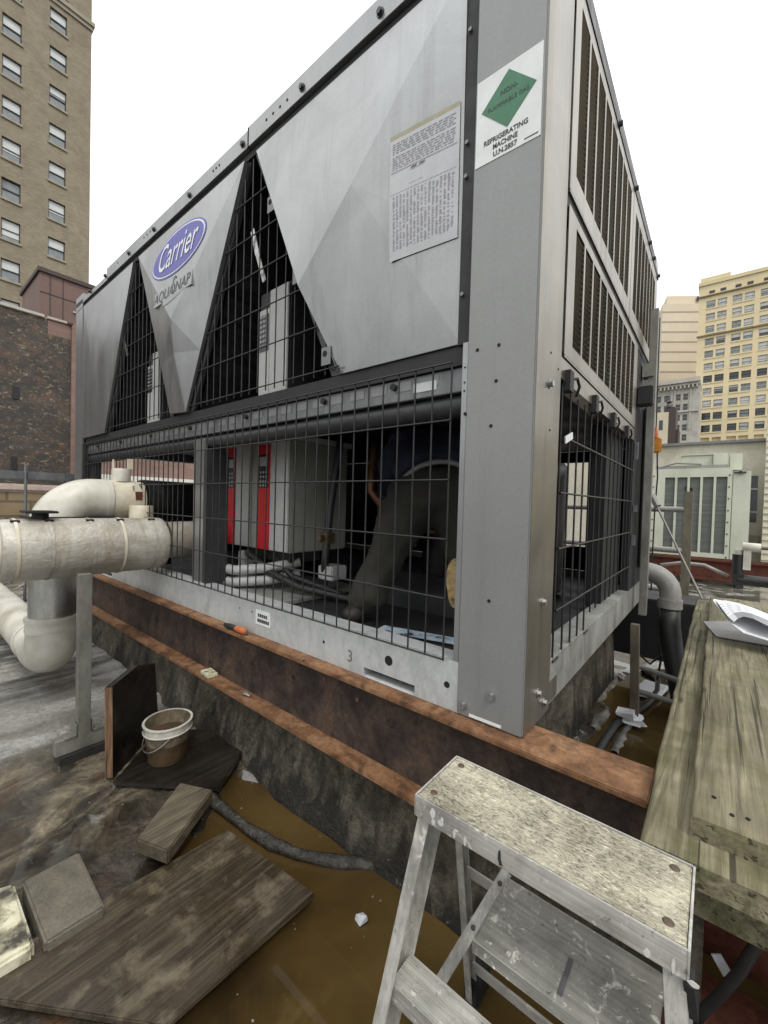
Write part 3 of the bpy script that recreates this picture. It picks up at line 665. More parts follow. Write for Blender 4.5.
for x in (-.425, -.415, -.395, -.385): b.face([(x, ry(x, 1.725)-.005, 1.725), (x+.012, ry(x, 1.725)-.005, 1.727), (x+.014, ry(x, 1.73)-.005, 1.731), (x+.002, ry(x, 1.73)-.005, 1.729)])
obj('label_diagram', b, M['ink'], lab)

# wire grilles -----------------------------------------------------
WR = .0032
def grille(name, lines, r=WR):
    b = B()
    for a, c in lines: b.tube([a, c], r, 5, False)
    return obj(name, b, M['wire'], ch, smooth=True)
L = []
z0s = (.156, .344, .526, .708, .889, 1.063)
x = -.251; i = 0
while x > -3.9:
    if not (-1.96 < x < -1.93): L.append(((x, -.006, .15), (x, -.006, 1.063)))
    x -= .0672
for z in z0s: L.append(((-3.90, -.012, z), (-.248, -.012, z)))
grille('lower_wire_grille', L)
def tri_grille(xl_top, xr_top, xl_bot, xr_bot, zt=2.25, zb=1.135):
    L = []; x = xl_bot
    fl = lambda z: xl_bot+(xl_top-xl_bot)*(z-zb)/(zt-zb); fr = lambda z: xr_bot+(xr_top-xr_bot)*(z-zb)/(zt-zb)
    n = int((xr_bot-xl_bot)/.0672)
    for i in range(1, n+1):
        x = xl_bot+i*.0672
        zt_ = zb+(zt-zb)*min((x-xl_bot)/(xl_top-xl_bot) if xl_top > xl_bot else 1, (xr_bot-x)/(xr_bot-xr_top), 1)
        if zt_ > zb+.06: L.append(((x, .016, zb), (x, .016, zt_)))
    z = zb+.02
    while z < zt-.05:
        L.append(((fl(z)-.02, .010, z), (fr(z)+.02, .010, z))); z += .182
    L.append(((fl(zt), .013, zt), (fl(zb), .013, zb))); L.append(((fr(zt), .013, zt), (fr(zb), .013, zb)))
    return grille('upper_wire_grille', L)
tri_grille(-2.80, -2.73, -3.35, -2.21); tri_grille(-1.415, -1.35, -1.985, -.77)
# black wedge frames beside the grilles
b = B()
for xt, xb, s in ((-2.815, -3.364, 1), (-2.722, -2.200, -1), (-1.429, -1.995, 1), (-1.342, -.764, -1)):
    b.prism([(xt, .021, 2.255), (xb, .021, 1.125), (xb+s*.045, .021, 1.125), (xt+s*.022, .021, 2.255)], (0, .02, 0))
objs('wedge_frame', b, M['dkgrey'], ch)
b = B()
for xt, xb in ((-1.342, -.764),):
    for z in (1.22, 1.6, 1.98): 
        xx = xb+(xt-xb)*(z-1.125)/1.13; b.box(xx-.042, xx+.01, .004, .007, z-.05, z+.02)
objs('grille_tab', b, M['midgrey'], ch)
b = B()
for xt, xb in ((-1.342, -.764),):
    for z in (1.22, 1.6, 1.98):
        xx = xb+(xt-xb)*(z-1.125)/1.13; disc_hole(b, (xx-.022, .004, z-.005), (0, -1, 0), .012)
objs('tab_hole', b, M['hole'], ch)
for (xa, za), (xb_, zb_) in (((-3.08, 1.86), (-3.0, 1.66)), ((-1.40, 1.93), (-1.30, 1.66))):
    b = B(); b.bar((xa, .03, za), ((xa+xb_)/2+.01, .02, (za+zb_)/2), .03, .004, (0, 1, 0)); b.bar(((xa+xb_)/2+.01, .02, (za+zb_)/2), (xb_, .035, zb_), .026, .004, (0, 1, 0)); obj('tape_strip', b, M['bolt'], ch)
# side grille and fittings on the x = 0 face
L = []
for i in range(15):
    y = .272+i*.0985
    L.append(((-.008, y, .20 if i > 4 else .135), (-.008, y, 1.02)))
for z in (.30, .50, .68, .86): L.append(((-.002, .30 if z > .8 else .268, z), (-.002, 1.66, z)))
L.append(((-.004, .262, .135), (-.004, .32, .135))); L.append(((-.004, .66, .135), (-.004, .72, .135)))
for i in range(4): L.append(((-.004, .272+i*.4, 1.02), (.012, .272+i*.4, 1.035))); 
L2 = []
grille('side_wire_grille', L, .0036)
b = B()
for i in range(4):
    y = .30+i*.36; b.box(-.012, .016, y-.03, y+.012, 1.005, 1.07)
    b.tube([(.004, y+.02, 1.05), (.016, y+.05, 1.06), (.016, y+.08, 1.04), (.004, y+.09, 1.01)], .005, 6)
objs('grille_latch', b, M['dark'], ch)
b = B(); b.bar((.012, .255, .845), (.004, .36, .875), .004, .022); obj('zip_tag', b, M['white_st'], ch)
# louvred side panels
def louvre(y0, y1, z0, z1, cols, zs0, zs1, cw=.104, pitch=.019):
    holes = [(c, c+cw, zs0, zs1) for c in cols]
    b = B(); b.plate_holes([y0, y1], [z0, z1], holes, lambda u, v, d: (.003-d, u, v), .01)
    b.box(.0005, .0029, y0, y0+.004, z0, z1); b.box(-.02, .0028, y0+.004, y1, z0-.008, z0-.001)
    p = obj('louvred_panel', b, M['panel_side'], ch)
    b = B(); z = zs0
    while z < zs1-.004:
        for c in cols:
            b.hexa([(-.010, c, z+.002), (-.010, c, z+.0005), (-.010, c+cw, z+.0005), (-.010, c+cw, z+.002), (.0015, c, z+.0066), (.0024, c, z+.0050), (.0024, c+cw, z+.0050), (.0015, c+cw, z+.0066)])
        z += pitch
    obj('louvre_blade', b, M['panel_side'], p)
    b = B(); b.box(-.03, -.026, y0+.02, y1-.02, z0+.02, z1-.02); obj('louvre_backing', b, M['dark'], p)
louvre(.236, 1.318, 1.618, 2.262, [.298+i*.122 for i in range(8)], 1.69, 2.215)
louvre(1.326, 2.30, 1.618, 2.262, [1.40+i*.122 for i in range(7)], 1.69, 2.19)
louvre(.240, 1.64, 1.112, 1.572, [.325+i*.122 for i in range(10)], 1.158, 1.54)
b = B(); b.box(-.05, -.004, .219, 2.36, 1.573, 1.616); b.box(-.02, -.003, .2185, .236, 1.1, 2.27); obj('dark_side_seam', b, M['dark'], ch)
b = B(); b.box(-.05, -.001, .219, 1.66, 1.035, 1.10); obj('side_header', b, M['panel_side'], ch)
b = B(); b.box(-.05, .006, .2185, W, 2.268, 2.30); sr = obj('side_top_rail', b, M['dkgrey'], ch)
for y in (.9, 1.35, 1.9, 2.1, 2.36): obj('rail_bolt', hexbolt(B(), (.004, y, 2.285), (1, 0, 0), .012, .014), M['dkgrey'], sr, smooth=SM)
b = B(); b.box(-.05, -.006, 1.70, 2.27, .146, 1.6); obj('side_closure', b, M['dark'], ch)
b = B(); b.box(-.13, -.06, 1.2, 1.7, .12, 1.06); obj('inner_cabinet', b, M['dark'], ch, bevel=.01)
b = B(); b.bar((.05, 1.90, -.02), (.05, 1.90, 1.86), .055, .04, (1, 0, 0)); b.box(0, .06, 1.86, 1.94, 1.45, 1.53); obj('side_strut', b, M['strut'], ch)
b = B(); b.box(-.004, .075, 1.72, 1.80, 1.25, 1.36); b.box(.0, .05, 2.02, 2.12, .25, 1.3); objs('junction_box', b, M['dark'], ch, bevel=.006)
b = B()
for y, z, h in ((1.70, .93, .10), (1.72, .42, .06), (1.74, .62, .04)): b.box(-.002, .016, y, y+.022, z, z+h)
objs('white_tie', b, M['midgrey'], ch)

# electrical drives ------------------------------------------------
b = B(); b.box(-2.15, -1.475, .35, .80, .33, .975); dv = obj('drive_cabinet', b, [M['drive_side']], ch, bevel=.006)
b = B(); b.box(-2.16, -1.465, .33, .83, .976, 1.008); obj('cabinet_lid', b, M['drive'], dv, bevel=.003)
b = B(); b.box(-2.148, -1.86, .335, .349, .335, .972); b.box(-1.78, -1.478, .335, .349, .335, .972); objs('drive_front', b, M['drive'], dv, bevel=.004)
for x0 in (-2.135, -1.765):
    b = B(); b.box(x0, x0+.118, .329, .3345, .335, .958); fa = obj('red_fascia', b, M['red'], dv, bevel=.002)
    b = B(); b.box(x0+.012, x0+.108, .3275, .3288, .70, .90); sc_ = obj('display', b, M['screen'], fa)
    b = B()
    for r in range(4):
        for c in range(3): b.tube([(x0+.032+c*.027, .3278, .715+r*.026), (x0+.032+c*.027, .3265, .715+r*.026)], .008, 8)
    b.box(x0+.02, x0+.1, .3262, .3276, .83, .885); obj('keypad', b, M['lightkey'], sc_)
for x0, x1, z0, z1, y in ((-1.50, -1.25, 1.135, 1.70, .15), (-2.925, -2.70, 1.135, 1.68, .15)):
    b = B(); b.box(x0, x1, y, y+.25, z0, z1); u = obj('upper_drive', b, M['dkgrey'], ch, bevel=.006)
    b = B(); b.box(x0+.10, x1-.005, y-.012, y-.001, z0+.02, z1-.01); b.box(x0+.004, x0+.095, y-.008, y-.001, z0+.02, z1-.09); objs('drive_front', b, M['drive'], u, bevel=.003)
    b = B(); b.box(x0+.012, x0+.088, y-.0105, y-.0085, z0+.26, z1-.12); s2 = obj('display', b, M['screen'], u)
    b = B()
    for r in range(7):
        for c in range(3): b.box(x0+.018+c*.023, x0+.034+c*.023, y-.0125, y-.0106, z0+.28+r*.025, z0+.292+r*.025)
    obj('keypad', b, M['lightkey'], s2)
# pipework inside --------------------------------------------------
b = B(); b.tube([(-2.70, .03, .60), (-2.78, .5, .60), (-3.0, .9, .60)], .145, 24); obj('insulated_stub', b, M['rubber'], ch, smooth=SM)
b = B(); b.tube([(-3.75, 1.35, .46), (-2.2, 1.35, .46)], .29, 32); b.tube([(-3.70, 1.35, .46), (-3.62, 1.35, .46)], .31, 32); obj('evaporator_shell', b, M['rubber'], ch, smooth=SM)
b = B(); b.tube([(-2.3, .02, .36), (-2.3, .30, .36)], .115, 24); obj('beige_stub', b, M['jacket'], ch, smooth=SM)
b = B(); b.tube([(-2.3, .30, .36), (-2.3, .9, .36), (-2.3, 1.2, .44)], .10, 20); obj('black_pipe', b, M['rubber'], ch, smooth=SM)
b = B()
for s in range(4):
    x = -1.2+.25*s; b.tube([(x, 1.5, .12), (x, 1.5, .72), (x, 1.5, .80)], [.12, .12, .06], 20)
objs('compressor', b, M['rubber'], ch, smooth=SM)
for k, (z, dx) in enumerate(((.27, 0), (.20, .02))):
    b = B(); b.tube([(-2.13+dx, .30, .45-k*.05), (-2.15+dx, .22, z+.08), (-2.1+dx, .17, z), (-1.95, .15, z-.045), (-1.75, .18, z-.05), (-1.6, .3, z-.03), (-1.5, .45, z)], .028, 12); obj('white_hose', b, M['hose_white'], ch, smooth=True)
b = B(); b.tube([(-1.85, .33, .30), (-1.6, .30, .22), (-1.35, .33, .16), (-1.1, .45, .12)], .022, 10); b.tube([(-1.7, .4, .30), (-1.45, .36, .2), (-1.2, .5, .12)], .018, 10); b.box(-1.9, -1.5, .38, .6, .27, .33); objs('cable_bundle', b, M['rubber'], ch, smooth=SM)
b = B(); b.tube([(-2.05, .6, .7), (-2.12, .45, .62), (-2.2, .5, .5), (-2.25, .6, .35)], .03, 10); b.tube([(-2.35, .9, .9), (-2.2, .5, .82), (-2.13, .42, .72), (-2.16, .4, .5)], .014, 8); objs('refrigerant_line', b, M['rubber'], ch, smooth=True)
b = B(); b.box(-1.40, -1.28, .5, .62, .18, .26); b.box(-2.0, -1.93, .35, .42, .12, .30); objs('white_fitting', b, M['drive'], ch, bevel=.006)
b = B(); b.tube([(-.16, .55, .80), (-.17, .50, .62), (-.2, .45, .42), (-.22, .5, .2)], .045, 12); b.tube([(-.10, .45, .73), (-.10, .55, .78), (-.12, .62, .6), (-.12, .6, .3)], .04, 12); obj('suction_line', b, M['rubber'], ch, smooth=True)
b = B(); b.box(-1.15, -.25, .58, 1.0, .096, .20); obj('equipment_foot', b, M['dkgrey'], ch, bevel=.006)
for pts, r, m in (([(-1.97, .5, .15), (-1.98, .42, .4), (-2.0, .40, .7), (-1.98, .5, .95)], .020, 'dkgrey'),
                  ([(-2.45, .45, .14), (-2.42, .40, .5), (-2.40, .45, .95)], .028, 'dkgrey'), ([(-2.25, .7, .95), (-2.22, .55, .8), (-2.1, .5, .72), (-1.9, .6, .70)], .024, 'midgrey'),
                  ([(-1.40, .55, .12), (-1.34, .5, .3), (-1.36, .55, .6), (-1.34, .6, 1.0)], .022, 'dkgrey'), ([(-1.2, .75, 1.0), (-1.18, .70, .7), (-1.05, .8, .5), (-.4, .95, .45)], .026, 'copper'),
                  ([(-.62, 1.2, .1), (-.6, 1.2, .9)], .05, 'dkgrey'), ([(-.30, .5, .12), (-.28, .48, .5), (-.34, .6, .9), (-.6, 1.0, .98)], .016, 'copper'),
                  ([(-2.9, .3, .12), (-2.85, .26, .3), (-2.7, .3, .36), (-2.5, .4, .30)], .03, 'rubber')):
    b = B(); q = [V(p) for p in pts]; sp = []
    for i in range(len(q)-1):
        for t_ in range(4): sp.append(q[i].lerp(q[i+1], t_/4))
    sp.append(q[-1]); b.tube(sp, r, 10); obj('inner_pipe', b, M[m], ch, smooth=True)
for x, y, z in ((-1.98, .41, .55), (-2.41, .42, .62), (-1.345, .52, .42), (-.29, .49, .40)):
    b = B(); b.box(x-.035, x+.035, y-.03, y+.03, z-.03, z+.03); b.tube([(x, y-.03, z), (x, y-.07, z)], .02, 8); obj('valve', b, M['brass'], ch, bevel=.004)
b = B(); b.box(-1.30, -1.12, .9, 1.1, .35, .75); obj('control_box', b, M['midgrey'], ch, bevel=.005)
# back wall of the lower compartment with the one opening the light comes through, left end grille
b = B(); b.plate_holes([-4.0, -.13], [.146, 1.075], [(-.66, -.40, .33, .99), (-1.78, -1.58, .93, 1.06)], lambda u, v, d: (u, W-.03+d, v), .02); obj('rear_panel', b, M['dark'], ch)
b = B(); b.box(-4.10, -4.06, .15, 2.2, .146, .64); b.box(-4.10, -4.06, 1.35, 2.2, .64, 1.0); b.box(-4.12, -4.02, .15, 2.24, 1.0, 2.27); obj('left_end_panel', b, M['panel'], ch)
# thin blotchy pale blue strip on the floor pan
b = B(); b.bar((-.70, .235, .102), (-.25, .33, .104), .07, .004); blue = obj('blue_strip', b, M['strip_blue'], None); tag(blue, 'pale blue blotchy strip lying on the chiller floor by the worker', 'sheet')

# ================================================================== ROOF, WATER
ZR = -.64
def sstep(a, b, x):
    t = max(0, min(1, (x-a)/(b-a))); return t*t*(3-2*t)
def nz(x, y, s, z=0): return NZ.fractal(V((x*s, y*s, z)), 1.0, 2.1, 5)
def sdf(poly, x, y):
    d = 1e9; inside = False; n = len(poly)
    for i in range(n):
        (x0, y0), (x1, y1) = poly[i], poly[(i+1) % n]
        dx, dy = x1-x0, y1-y0; t = max(0, min(1, ((x-x0)*dx+(y-y0)*dy)/(dx*dx+dy*dy+1e-12)))
        d = min(d, math.hypot(x-x0-t*dx, y-y0-t*dy))
        if (y0 > y) != (y1 > y) and x < (x1-x0)*(y-y0)/(y1-y0)+x0: inside = not inside
    return d if inside else -d
PUD = [tuple(atZ(px, py, -.65)[:2]) for px, py in ((224, 768), (300, 795), (395, 828), (470, 842), (640, 880), (900, 1000), (900, 1400), (120, 1300), (140, 990), (158, 884), (172, 852), (188, 838), (206, 828), (214, 806))]
GUT = [tuple(atZ(px, py, -.65)[:2]) for px, py in ((560, 760), (594, 728), (609, 706), (598, 700), (614, 683), (632, 672), (650, 668), (700, 664), (790, 700), (700, 830))]
def roof_h(x, y):
    n = nz(x, y, 1.3); m = nz(x, y, 5, 3); k = nz(x, y, 14, 7)
    h = .010*n+.006*m+.003*k
    p = 0
    if -2.2 < x < 1.5 and -2 < y < 3.2:
        p = max(sstep(-.05, .05, sdf(PUD, x, y)+.05*m), .85*sstep(-.05, .05, sdf(GUT, x, y)+.06*m))
    h -= .048*p
    h += .035*sstep(-2.22, -2.27, x+.03*m)
    h += .05*sstep(3.2, 4.2, y)*sstep(-2, -1, x)
    return ZR+h
def axis(a0, b0, b1, a1, fine, coarse):
    xs = []; x = b0
    while x < b1: xs.append(x); x += fine
    xs.append(b1); x = b1; s = fine
    while x < a1: s = min(s*1.5, coarse); x += s; xs.append(x)
    x = b0; s = fine
    while x > a0: s = min(s*1.5, coarse); x -= s; xs.insert(0, x)
    return xs
xs = axis(-13, -3.0, 1.1, 9, .03, 1.0); ys = axis(-6, -1.3, 2.7, 13, .03, 1.0)
b = B(); vs = [[b.bm.verts.new((x, y, roof_h(x, y))) for y in ys] for x in xs]
for i in range(len(xs)-1):
    for j in range(len(ys)-1): b.bm.faces.new((vs[i][j], vs[i+1][j], vs[i+1][j+1], vs[i][j+1]))
struct(obj('roof', b, M['roof'], smooth=True))
b = B(); b.face([(-1.9, -1.6, -.662), (1.3, -1.6, -.662), (1.3, 3.0, -.662), (-1.9, 3.0, -.662)]); struct(obj('water', b, M['water']))
b = B(); b.face([(-3000, -3000, -30), (3000, -3000, -30), (3000, 3000, -30), (-3000, 3000, -30)]); struct(obj('ground', b, M['asphalt_far']))
# silt line along the gutter
def ribbon(name, pts, w, mat, h=.012, seed=1):
    rnd = random.Random(seed); b = B(); rows = []
    pts = [V(p) for p in pts]; full = []
    for i in range(len(pts)-1):
        for k in range(10): full.append(pts[i].lerp(pts[i+1], k/10))
    for i, p in enumerate(full):
        d = (full[min(i+2, len(full)-1)]-full[max(i-2, 0)]).normalized(); s = V((-d.y, d.x, 0)); ww = w*(.75+.55*nz(i*.13, seed, 1)+.3*nz(i*.6, seed, 1))
        o = .02*nz(i*.2, seed+3, 1)
        rows.append([b.bm.verts.new(p+s*(ww*q+o)+V((0, 0, h*hh))) for q, hh in ((-1, -.5), (-.45, rnd.uniform(.7, 1)), (.3, rnd.uniform(.7, 1)), (1, -.5))])
    for i in range(len(rows)-1):
        for j in range(3): b.bm.faces.new((rows[i][j], rows[i+1][j], rows[i+1][j+1], rows[i][j+1]))
    return obj(name, b, mat, smooth=True)
struct(ribbon('silt_line', [atZ(592, 728, -.655), atZ(607, 708, -.655), atZ(596, 700, -.655), atZ(612, 684, -.655), atZ(622, 668, -.655), atZ(634, 655, -.655)], .035, M['caulk']), 'stuff')
struct(ribbon('silt_ridge', [atZ(614, 752, -.655), atZ(622, 735, -.655), atZ(632, 716, -.655)], .03, M['caulk'], .01, 4), 'stuff')

# concrete plinth under the chiller
b = B()
def rough_block(b, x0, x1, y0, y1, z0, z1, slope, n, seed, face):
    rnd = random.Random(seed)
    if face == 'front':   # profile extruded along x with noise
        rows = []
        for i in range(n+1):
            x = x0+(x1-x0)*i/n; row = []
            for j in range(9):
                t = j/8; z = z1+(z0-z1)*t
                y = y0-slope*t**1.3+.018*nz(x, z, 2.2)+.006*nz(x, z*2, 11)
                row.append(b.bm.verts.new((x, y, z+.012*nz(x, t, 4, 2)*(1 if j else 0))))
            row.append(b.bm.verts.new((x, y1, z0))); row.append(b.bm.verts.new((x, y1, z1))); rows.append(row)
    else:
        rows = []
        for i in range(n+1):
            y = y0+(y1-y0)*i/n; row = []
            for j in range(9):
                t = j/8; z = z1+(z0-z1)*t
                x = x1+slope*t**1.2+.015*nz(y, z, 2.2, 5)+.006*nz(y, z*2, 11, 5)
                row.append(b.bm.verts.new((x, y, z)))
            row.append(b.bm.verts.new((x0, y, z0))); row.append(b.bm.verts.new((x0, y, z1))); rows.append(row)
    m = len(rows[0])
    for i in range(n):
        for j in range(m): b.bm.faces.new((rows[i][j], rows[i+1][j], rows[i+1][(j+1) % m], rows[i][(j+1) % m]))
    b.bm.faces.new(rows[0]); b.bm.faces.new(rows[-1][::-1])
rough_block(b, -3.9, .40, .065, .5, ZR-.06, -.317, .09, 110, 2, 'front')
tag(obj('concrete_plinth', b, M['plinth'], smooth=True), 'rough damp concrete plinth carrying the rusty beam above the puddle', 'plinth')
b = B(); rough_block(b, -.8, -.185, .52, 2.42, ZR-.06, -.004, .0, 60, 4, 'side')
tag(obj('concrete_kerb', b, M['plinth'], smooth=True), 'mossy concrete kerb directly under the right side of the chiller', 'kerb')

# rusty beam
bt = thing('steel_beam', (-1.8, .02, -.315), 'rusty steel I-beam on a concrete plinth holding up the front of the chiller', 'beam')
b = B(); b.box(-4.2, .296, -.052, .10, -.018, -.0015); obj('top_flange', b, M['rust_flange'], bt, bevel=.003)
b = B(); b.box(-4.2, .296, -.052, .10, -.315, -.295); obj('bottom_flange', b, M['rust_flange'], bt, bevel=.003)
b = B(); b.box(-4.2, .294, .017, .031, -.295, -.018); obj('web', b, M['rust_web'], bt)
b = B(); rnd = random.Random(5)
for i in range(2): disc_hole(b, (-2.9+i*1.9, .017, -.13), (0, -1, 0), .009)
p = atZ(304, 660.5, -.0015); b.tube([p-V((0, 0, .002)), p+V((0, 0, .0008))], .006, 10)
objs('beam_hole', b, M['hole'], bt)
b = B(); b.tube([(-.62, .017, -.10), (-.62, .009, -.10)], .008, 8); b.tube([(-.80, .017, -.075), (-.80, .011, -.075)], .007, 8); objs('weld_stud', b, M['rust_flange'], bt)
# small things left on the beam
p0, p1 = atZ(223, 625, .012), atZ(246, 632, .014)
p0.y = max(p0.y, -.036); p1.y = max(p1.y, -.036)
d = (p1-p0); tl = thing('hand_tool', p0.lerp(p1, .5), 'short orange and black hand tool lying on the top flange', 'tool')
b = B(); b.tube([p0, p0+d*.18, p0+d*.2, p0+d*.55], [.010, .011, .0135, .0135], 14); obj('black_grip', b, M['rubber'], tl, smooth=SM)
b = B(); b.tube([p0+d*.551, p0+d*.75, p0+d*.95, p1], [.0135, .0155, .0155, .012], 14); obj('orange_end', b, M['orange_r'], tl, smooth=SM)
b = B(); b.tube([p1+d*.005, p1+d*.05], [.009, .008], 12); obj('grey_tip', b, M['midgrey'], tl, smooth=SM)
q = atZ(208, 676, -.294); q.y = -.022
b = B(); b.hexa([q+V(v) for v in ((-.05, -.026, .0), (.035, -.028, .0), (.042, .024, .0), (-.04, .028, .0), (-.05, -.026, .022), (.035, -.028, .02), (.042, .024, .020), (-.04, .028, .024))])
tag(obj('crumpled_packet', b, M['packet'], bevel=.003), 'small printed cream and green packet lying on the bottom flange', 'packet')
q = atZ(250, 694, -.291); q.y = -.02
b = B(); b.tube([q+V((-.022, -.006, .004)), q+V((.0, 0, .008)), q+V((.024, .004, .004))], [.006, .009, .006], 8)
tag(obj('metal_scrap', b, M['bolt'], smooth=SM), 'little shiny scrap of metal on the bottom flange, right of the packet', 'scrap')

# ================================================================== PIPES AT THE LEFT
mp = thing('insulated_pipe', (-2.3, -.4, .19), 'fat cream insulated pipe with banded jacket coming out of the chiller', 'pipe')
b = B(); R_ = .156; n = 40
prof = []
y = -.01
for yy, r in ((-.002, .118), (-.004, .146), (-.014, .154), (-.05, .157), (-.25, .156), (-.45, .158), (-.62, .157), (-.735, .155), (-.75, .148), (-.752, .12)): prof.append((V((-2.3, yy, .345)), r))
b.tube([p for p, r in prof], [r for p, r in prof], 40); obj('jacket', b, M['jacket'], mp, smooth=SM)
b = B(); b.tube([(-2.3, -.752, .345), (-2.3, -.78, .345), (-2.3, -.79, .345), (-2.3, -1.9, .345)], [.120, .120, .132, .132], 32); obj('pipe_coupling', b, M['pvc'], mp, smooth=SM)
for k, yy in enumerate((-.075, -.24, -.385, -.56, -.69)):
    b = B(); b.tube([(-2.3, yy, .345), (-2.3, yy-.014, .345)], .1605, 40, False); obj('band', b, M['pvc_warm'] if k in (1, 4) else M['jacket'], mp, smooth=True)
    b = B(); a = math.radians(68); c = V((-2.3+.161*math.cos(a), yy-.007, .345+.161*math.sin(a))); b.bar(c-V((0, .018, 0)), c+V((0, .018, 0)), .012, .008, (math.cos(a), 0, math.sin(a))); obj('band_clip', b, M['dark'], mp)
vp = thing('return_pipe', (-2.7, -.3, -.42), 'white jacketed pipe with a domed elbow behind the fat pipe and a lower elbow below', 'pipe')
b = B(); b.tube([(-2.7, .02, .605), (-2.7, -.17, .605)], .125, 32); obj('branch', b, M['pvc_warm'], vp, smooth=SM)
b = B(); b.tube([(-2.7, -.02, .605), (-2.7, -.04, .605)], .127, 32, False); b.tube([(-2.7, -.165, .605), (-2.7, -.172, .605)], [.127, .131], 32); b.tube([(-2.7, -.172, .605), (-2.7, -.20, .605)], .133, 32); obj('branch_collar', b, M['pvc'], vp, smooth=SM)
b = B(); pts = [V((-2.7, -.19, .605))]+arc((-2.7, -.25, .405), PI/2, 0, .20, (0, -1, 0), (0, 0, 1), 14)+[V((-2.7, -.45, .30))]
b.tube(pts, .128, 32); obj('domed_elbow', b, M['pvc'], vp, smooth=SM)
b = B(); b.box(-2.83, -2.56, -.59, -.15, .486, .498); obj('elbow_gasket', b, M['dark'], vp, bevel=.003)
b = B(); b.tube([(-2.7, -.45, .32), (-2.7, -.45, -.12)], .118, 32); obj('drop_pipe', b, M['alu'], vp, smooth=SM)
b = B(); b.tube([(-2.7, -.45, -.10), (-2.7, -.45, -.125)], .136, 32); b.tube([(-2.7, -.45, -.125), (-2.7, -.45, -.16)], .131, 32); b.tube([(-2.7, -.45, -.16), (-2.7, -.45, -.185)], .134, 32); obj('elbow_collar', b, M['pvc'], vp, smooth=SM)
b = B(); pts = [V((-2.7, -.45, -.17))]+arc((-2.85, -.45, -.20), 0, -PI/2, .15, (1, 0, 0), (0, 0, 1), 14)+[V((-2.95, -.45, -.35))]
b.tube(pts, .130, 32); obj('lower_elbow', b, M['pvc'], vp, smooth=SM)
b = B(); b.tube([(-2.9, -.45, -.35), (-6.5, -.45, -.35)], .122, 28); b.tube([(-3.1, -.45, -.35), (-3.13, -.45, -.35)], .13, 28); obj('run_pipe', b, M['pvc'], vp, smooth=SM)
b = B(); b.tube([(-2.7, -.095, .725), (-2.7, -.095, .80), (-2.7, -.095, .81)], [.055, .055, .05], 20); obj('vent_cap', b, M['pvc'], vp, smooth=SM)
b = B(); b.tube([(-2.72, -.135, .78), (-2.72, -.135, .87)], .007, 8); b.box(-2.72, -2.70, -.055, -.025, .81, .88); obj('vent_rod', b, M['pvc_warm'], vp)
b = B(); b.tube([(-2.56, -.02, .465), (-2.56, -.02, .56), (-2.56, -.02, .57)], [.072, .072, .066], 20); obj('sensor_cup', b, M['pvc_warm'], vp, smooth=SM)
b = B(); b.box(-2.585, -2.57, -.05, -.01, .605, .66); obj('sensor_plate', b, M['rust_far'], vp)
b = B(); b.box(-2.60, -2.588, -.062, -.054, .56, .70); obj('strap', b, M['tape'], vp)
# valve stub standing on the fat pipe
vs_ = thing('valve_stub', (-2.3, -.60, .498), 'small black valve handle standing on top of the fat insulated pipe', 'valve')
b = B(); b.tube([(-2.3, -.59, .497), (-2.3, -.59, .53)], .035, 16); obj('stem', b, M['dark'], vs_, smooth=SM)
b = B(); b.box(-2.38, -2.22, -.66, -.53, .531, .543); obj('handle', b, M['dark'], vs_, bevel=.003)
# pipe support
SX = -1.99
q = atX(83, 722, SX); zf = atX(79, 742, SX).z
ps = thing('pipe_stand', (SX, q.y, zf-.03), 'slim grey strut stand with a long foot channel under the fat pipe', 'pipe stand')
b = B(); b.bar((SX, q.y, zf+.04), (SX, q.y, atX(83, 574, SX).z), .052, .052, (0, 1, 0)); obj('strut_post', b, M['strut'], ps, bevel=.002)
a, c = atX(54, 745, SX), atX(104, 726, SX)
b = B(); b.bar((SX, a.y, zf+.01), (SX, c.y, zf+.01), .05, .07, (0, 0, 1)); obj('foot_channel', b, M['strut'], ps, bevel=.002)
b = B(); b.box(SX-.05, SX+.05, a.y+.01, c.y-.005, zf-.075, zf-.026); obj('rubber_foot', b, M['rubber'], ps)
b = B()
for s in (-1, 1): b.box(SX-.03, SX+.03, q.y+s*.035, q.y+s*.03, zf+.046, zf+.10); b.box(SX-.03, SX+.03, q.y+s*.03, q.y+s*.08, zf+.0455, zf+.051)
objs('angle_bracket', b, M['strut'], ps)
# thin cable on the lower pipe
b = B(); b.tube([atY(0, 598, -.30), atY(14, 590, -.30), atY(24, 584, -.33)], .006, 8); tag(obj('pale_cable', b, M['hose_white'], smooth=True), 'thin pale cable looping over the white run pipe at far left', 'cable')
b = B(); b.bar(atY(0, 606, -.30), atY(30, 600, -.32), .012, .012); b.bar(atY(4, 600, -.30), atY(5, 626, -.30), .012, .012); tag(obj('hanger_rod', b, M['dark']), 'thin dark hanger rod crossing the white run pipe', 'rod')

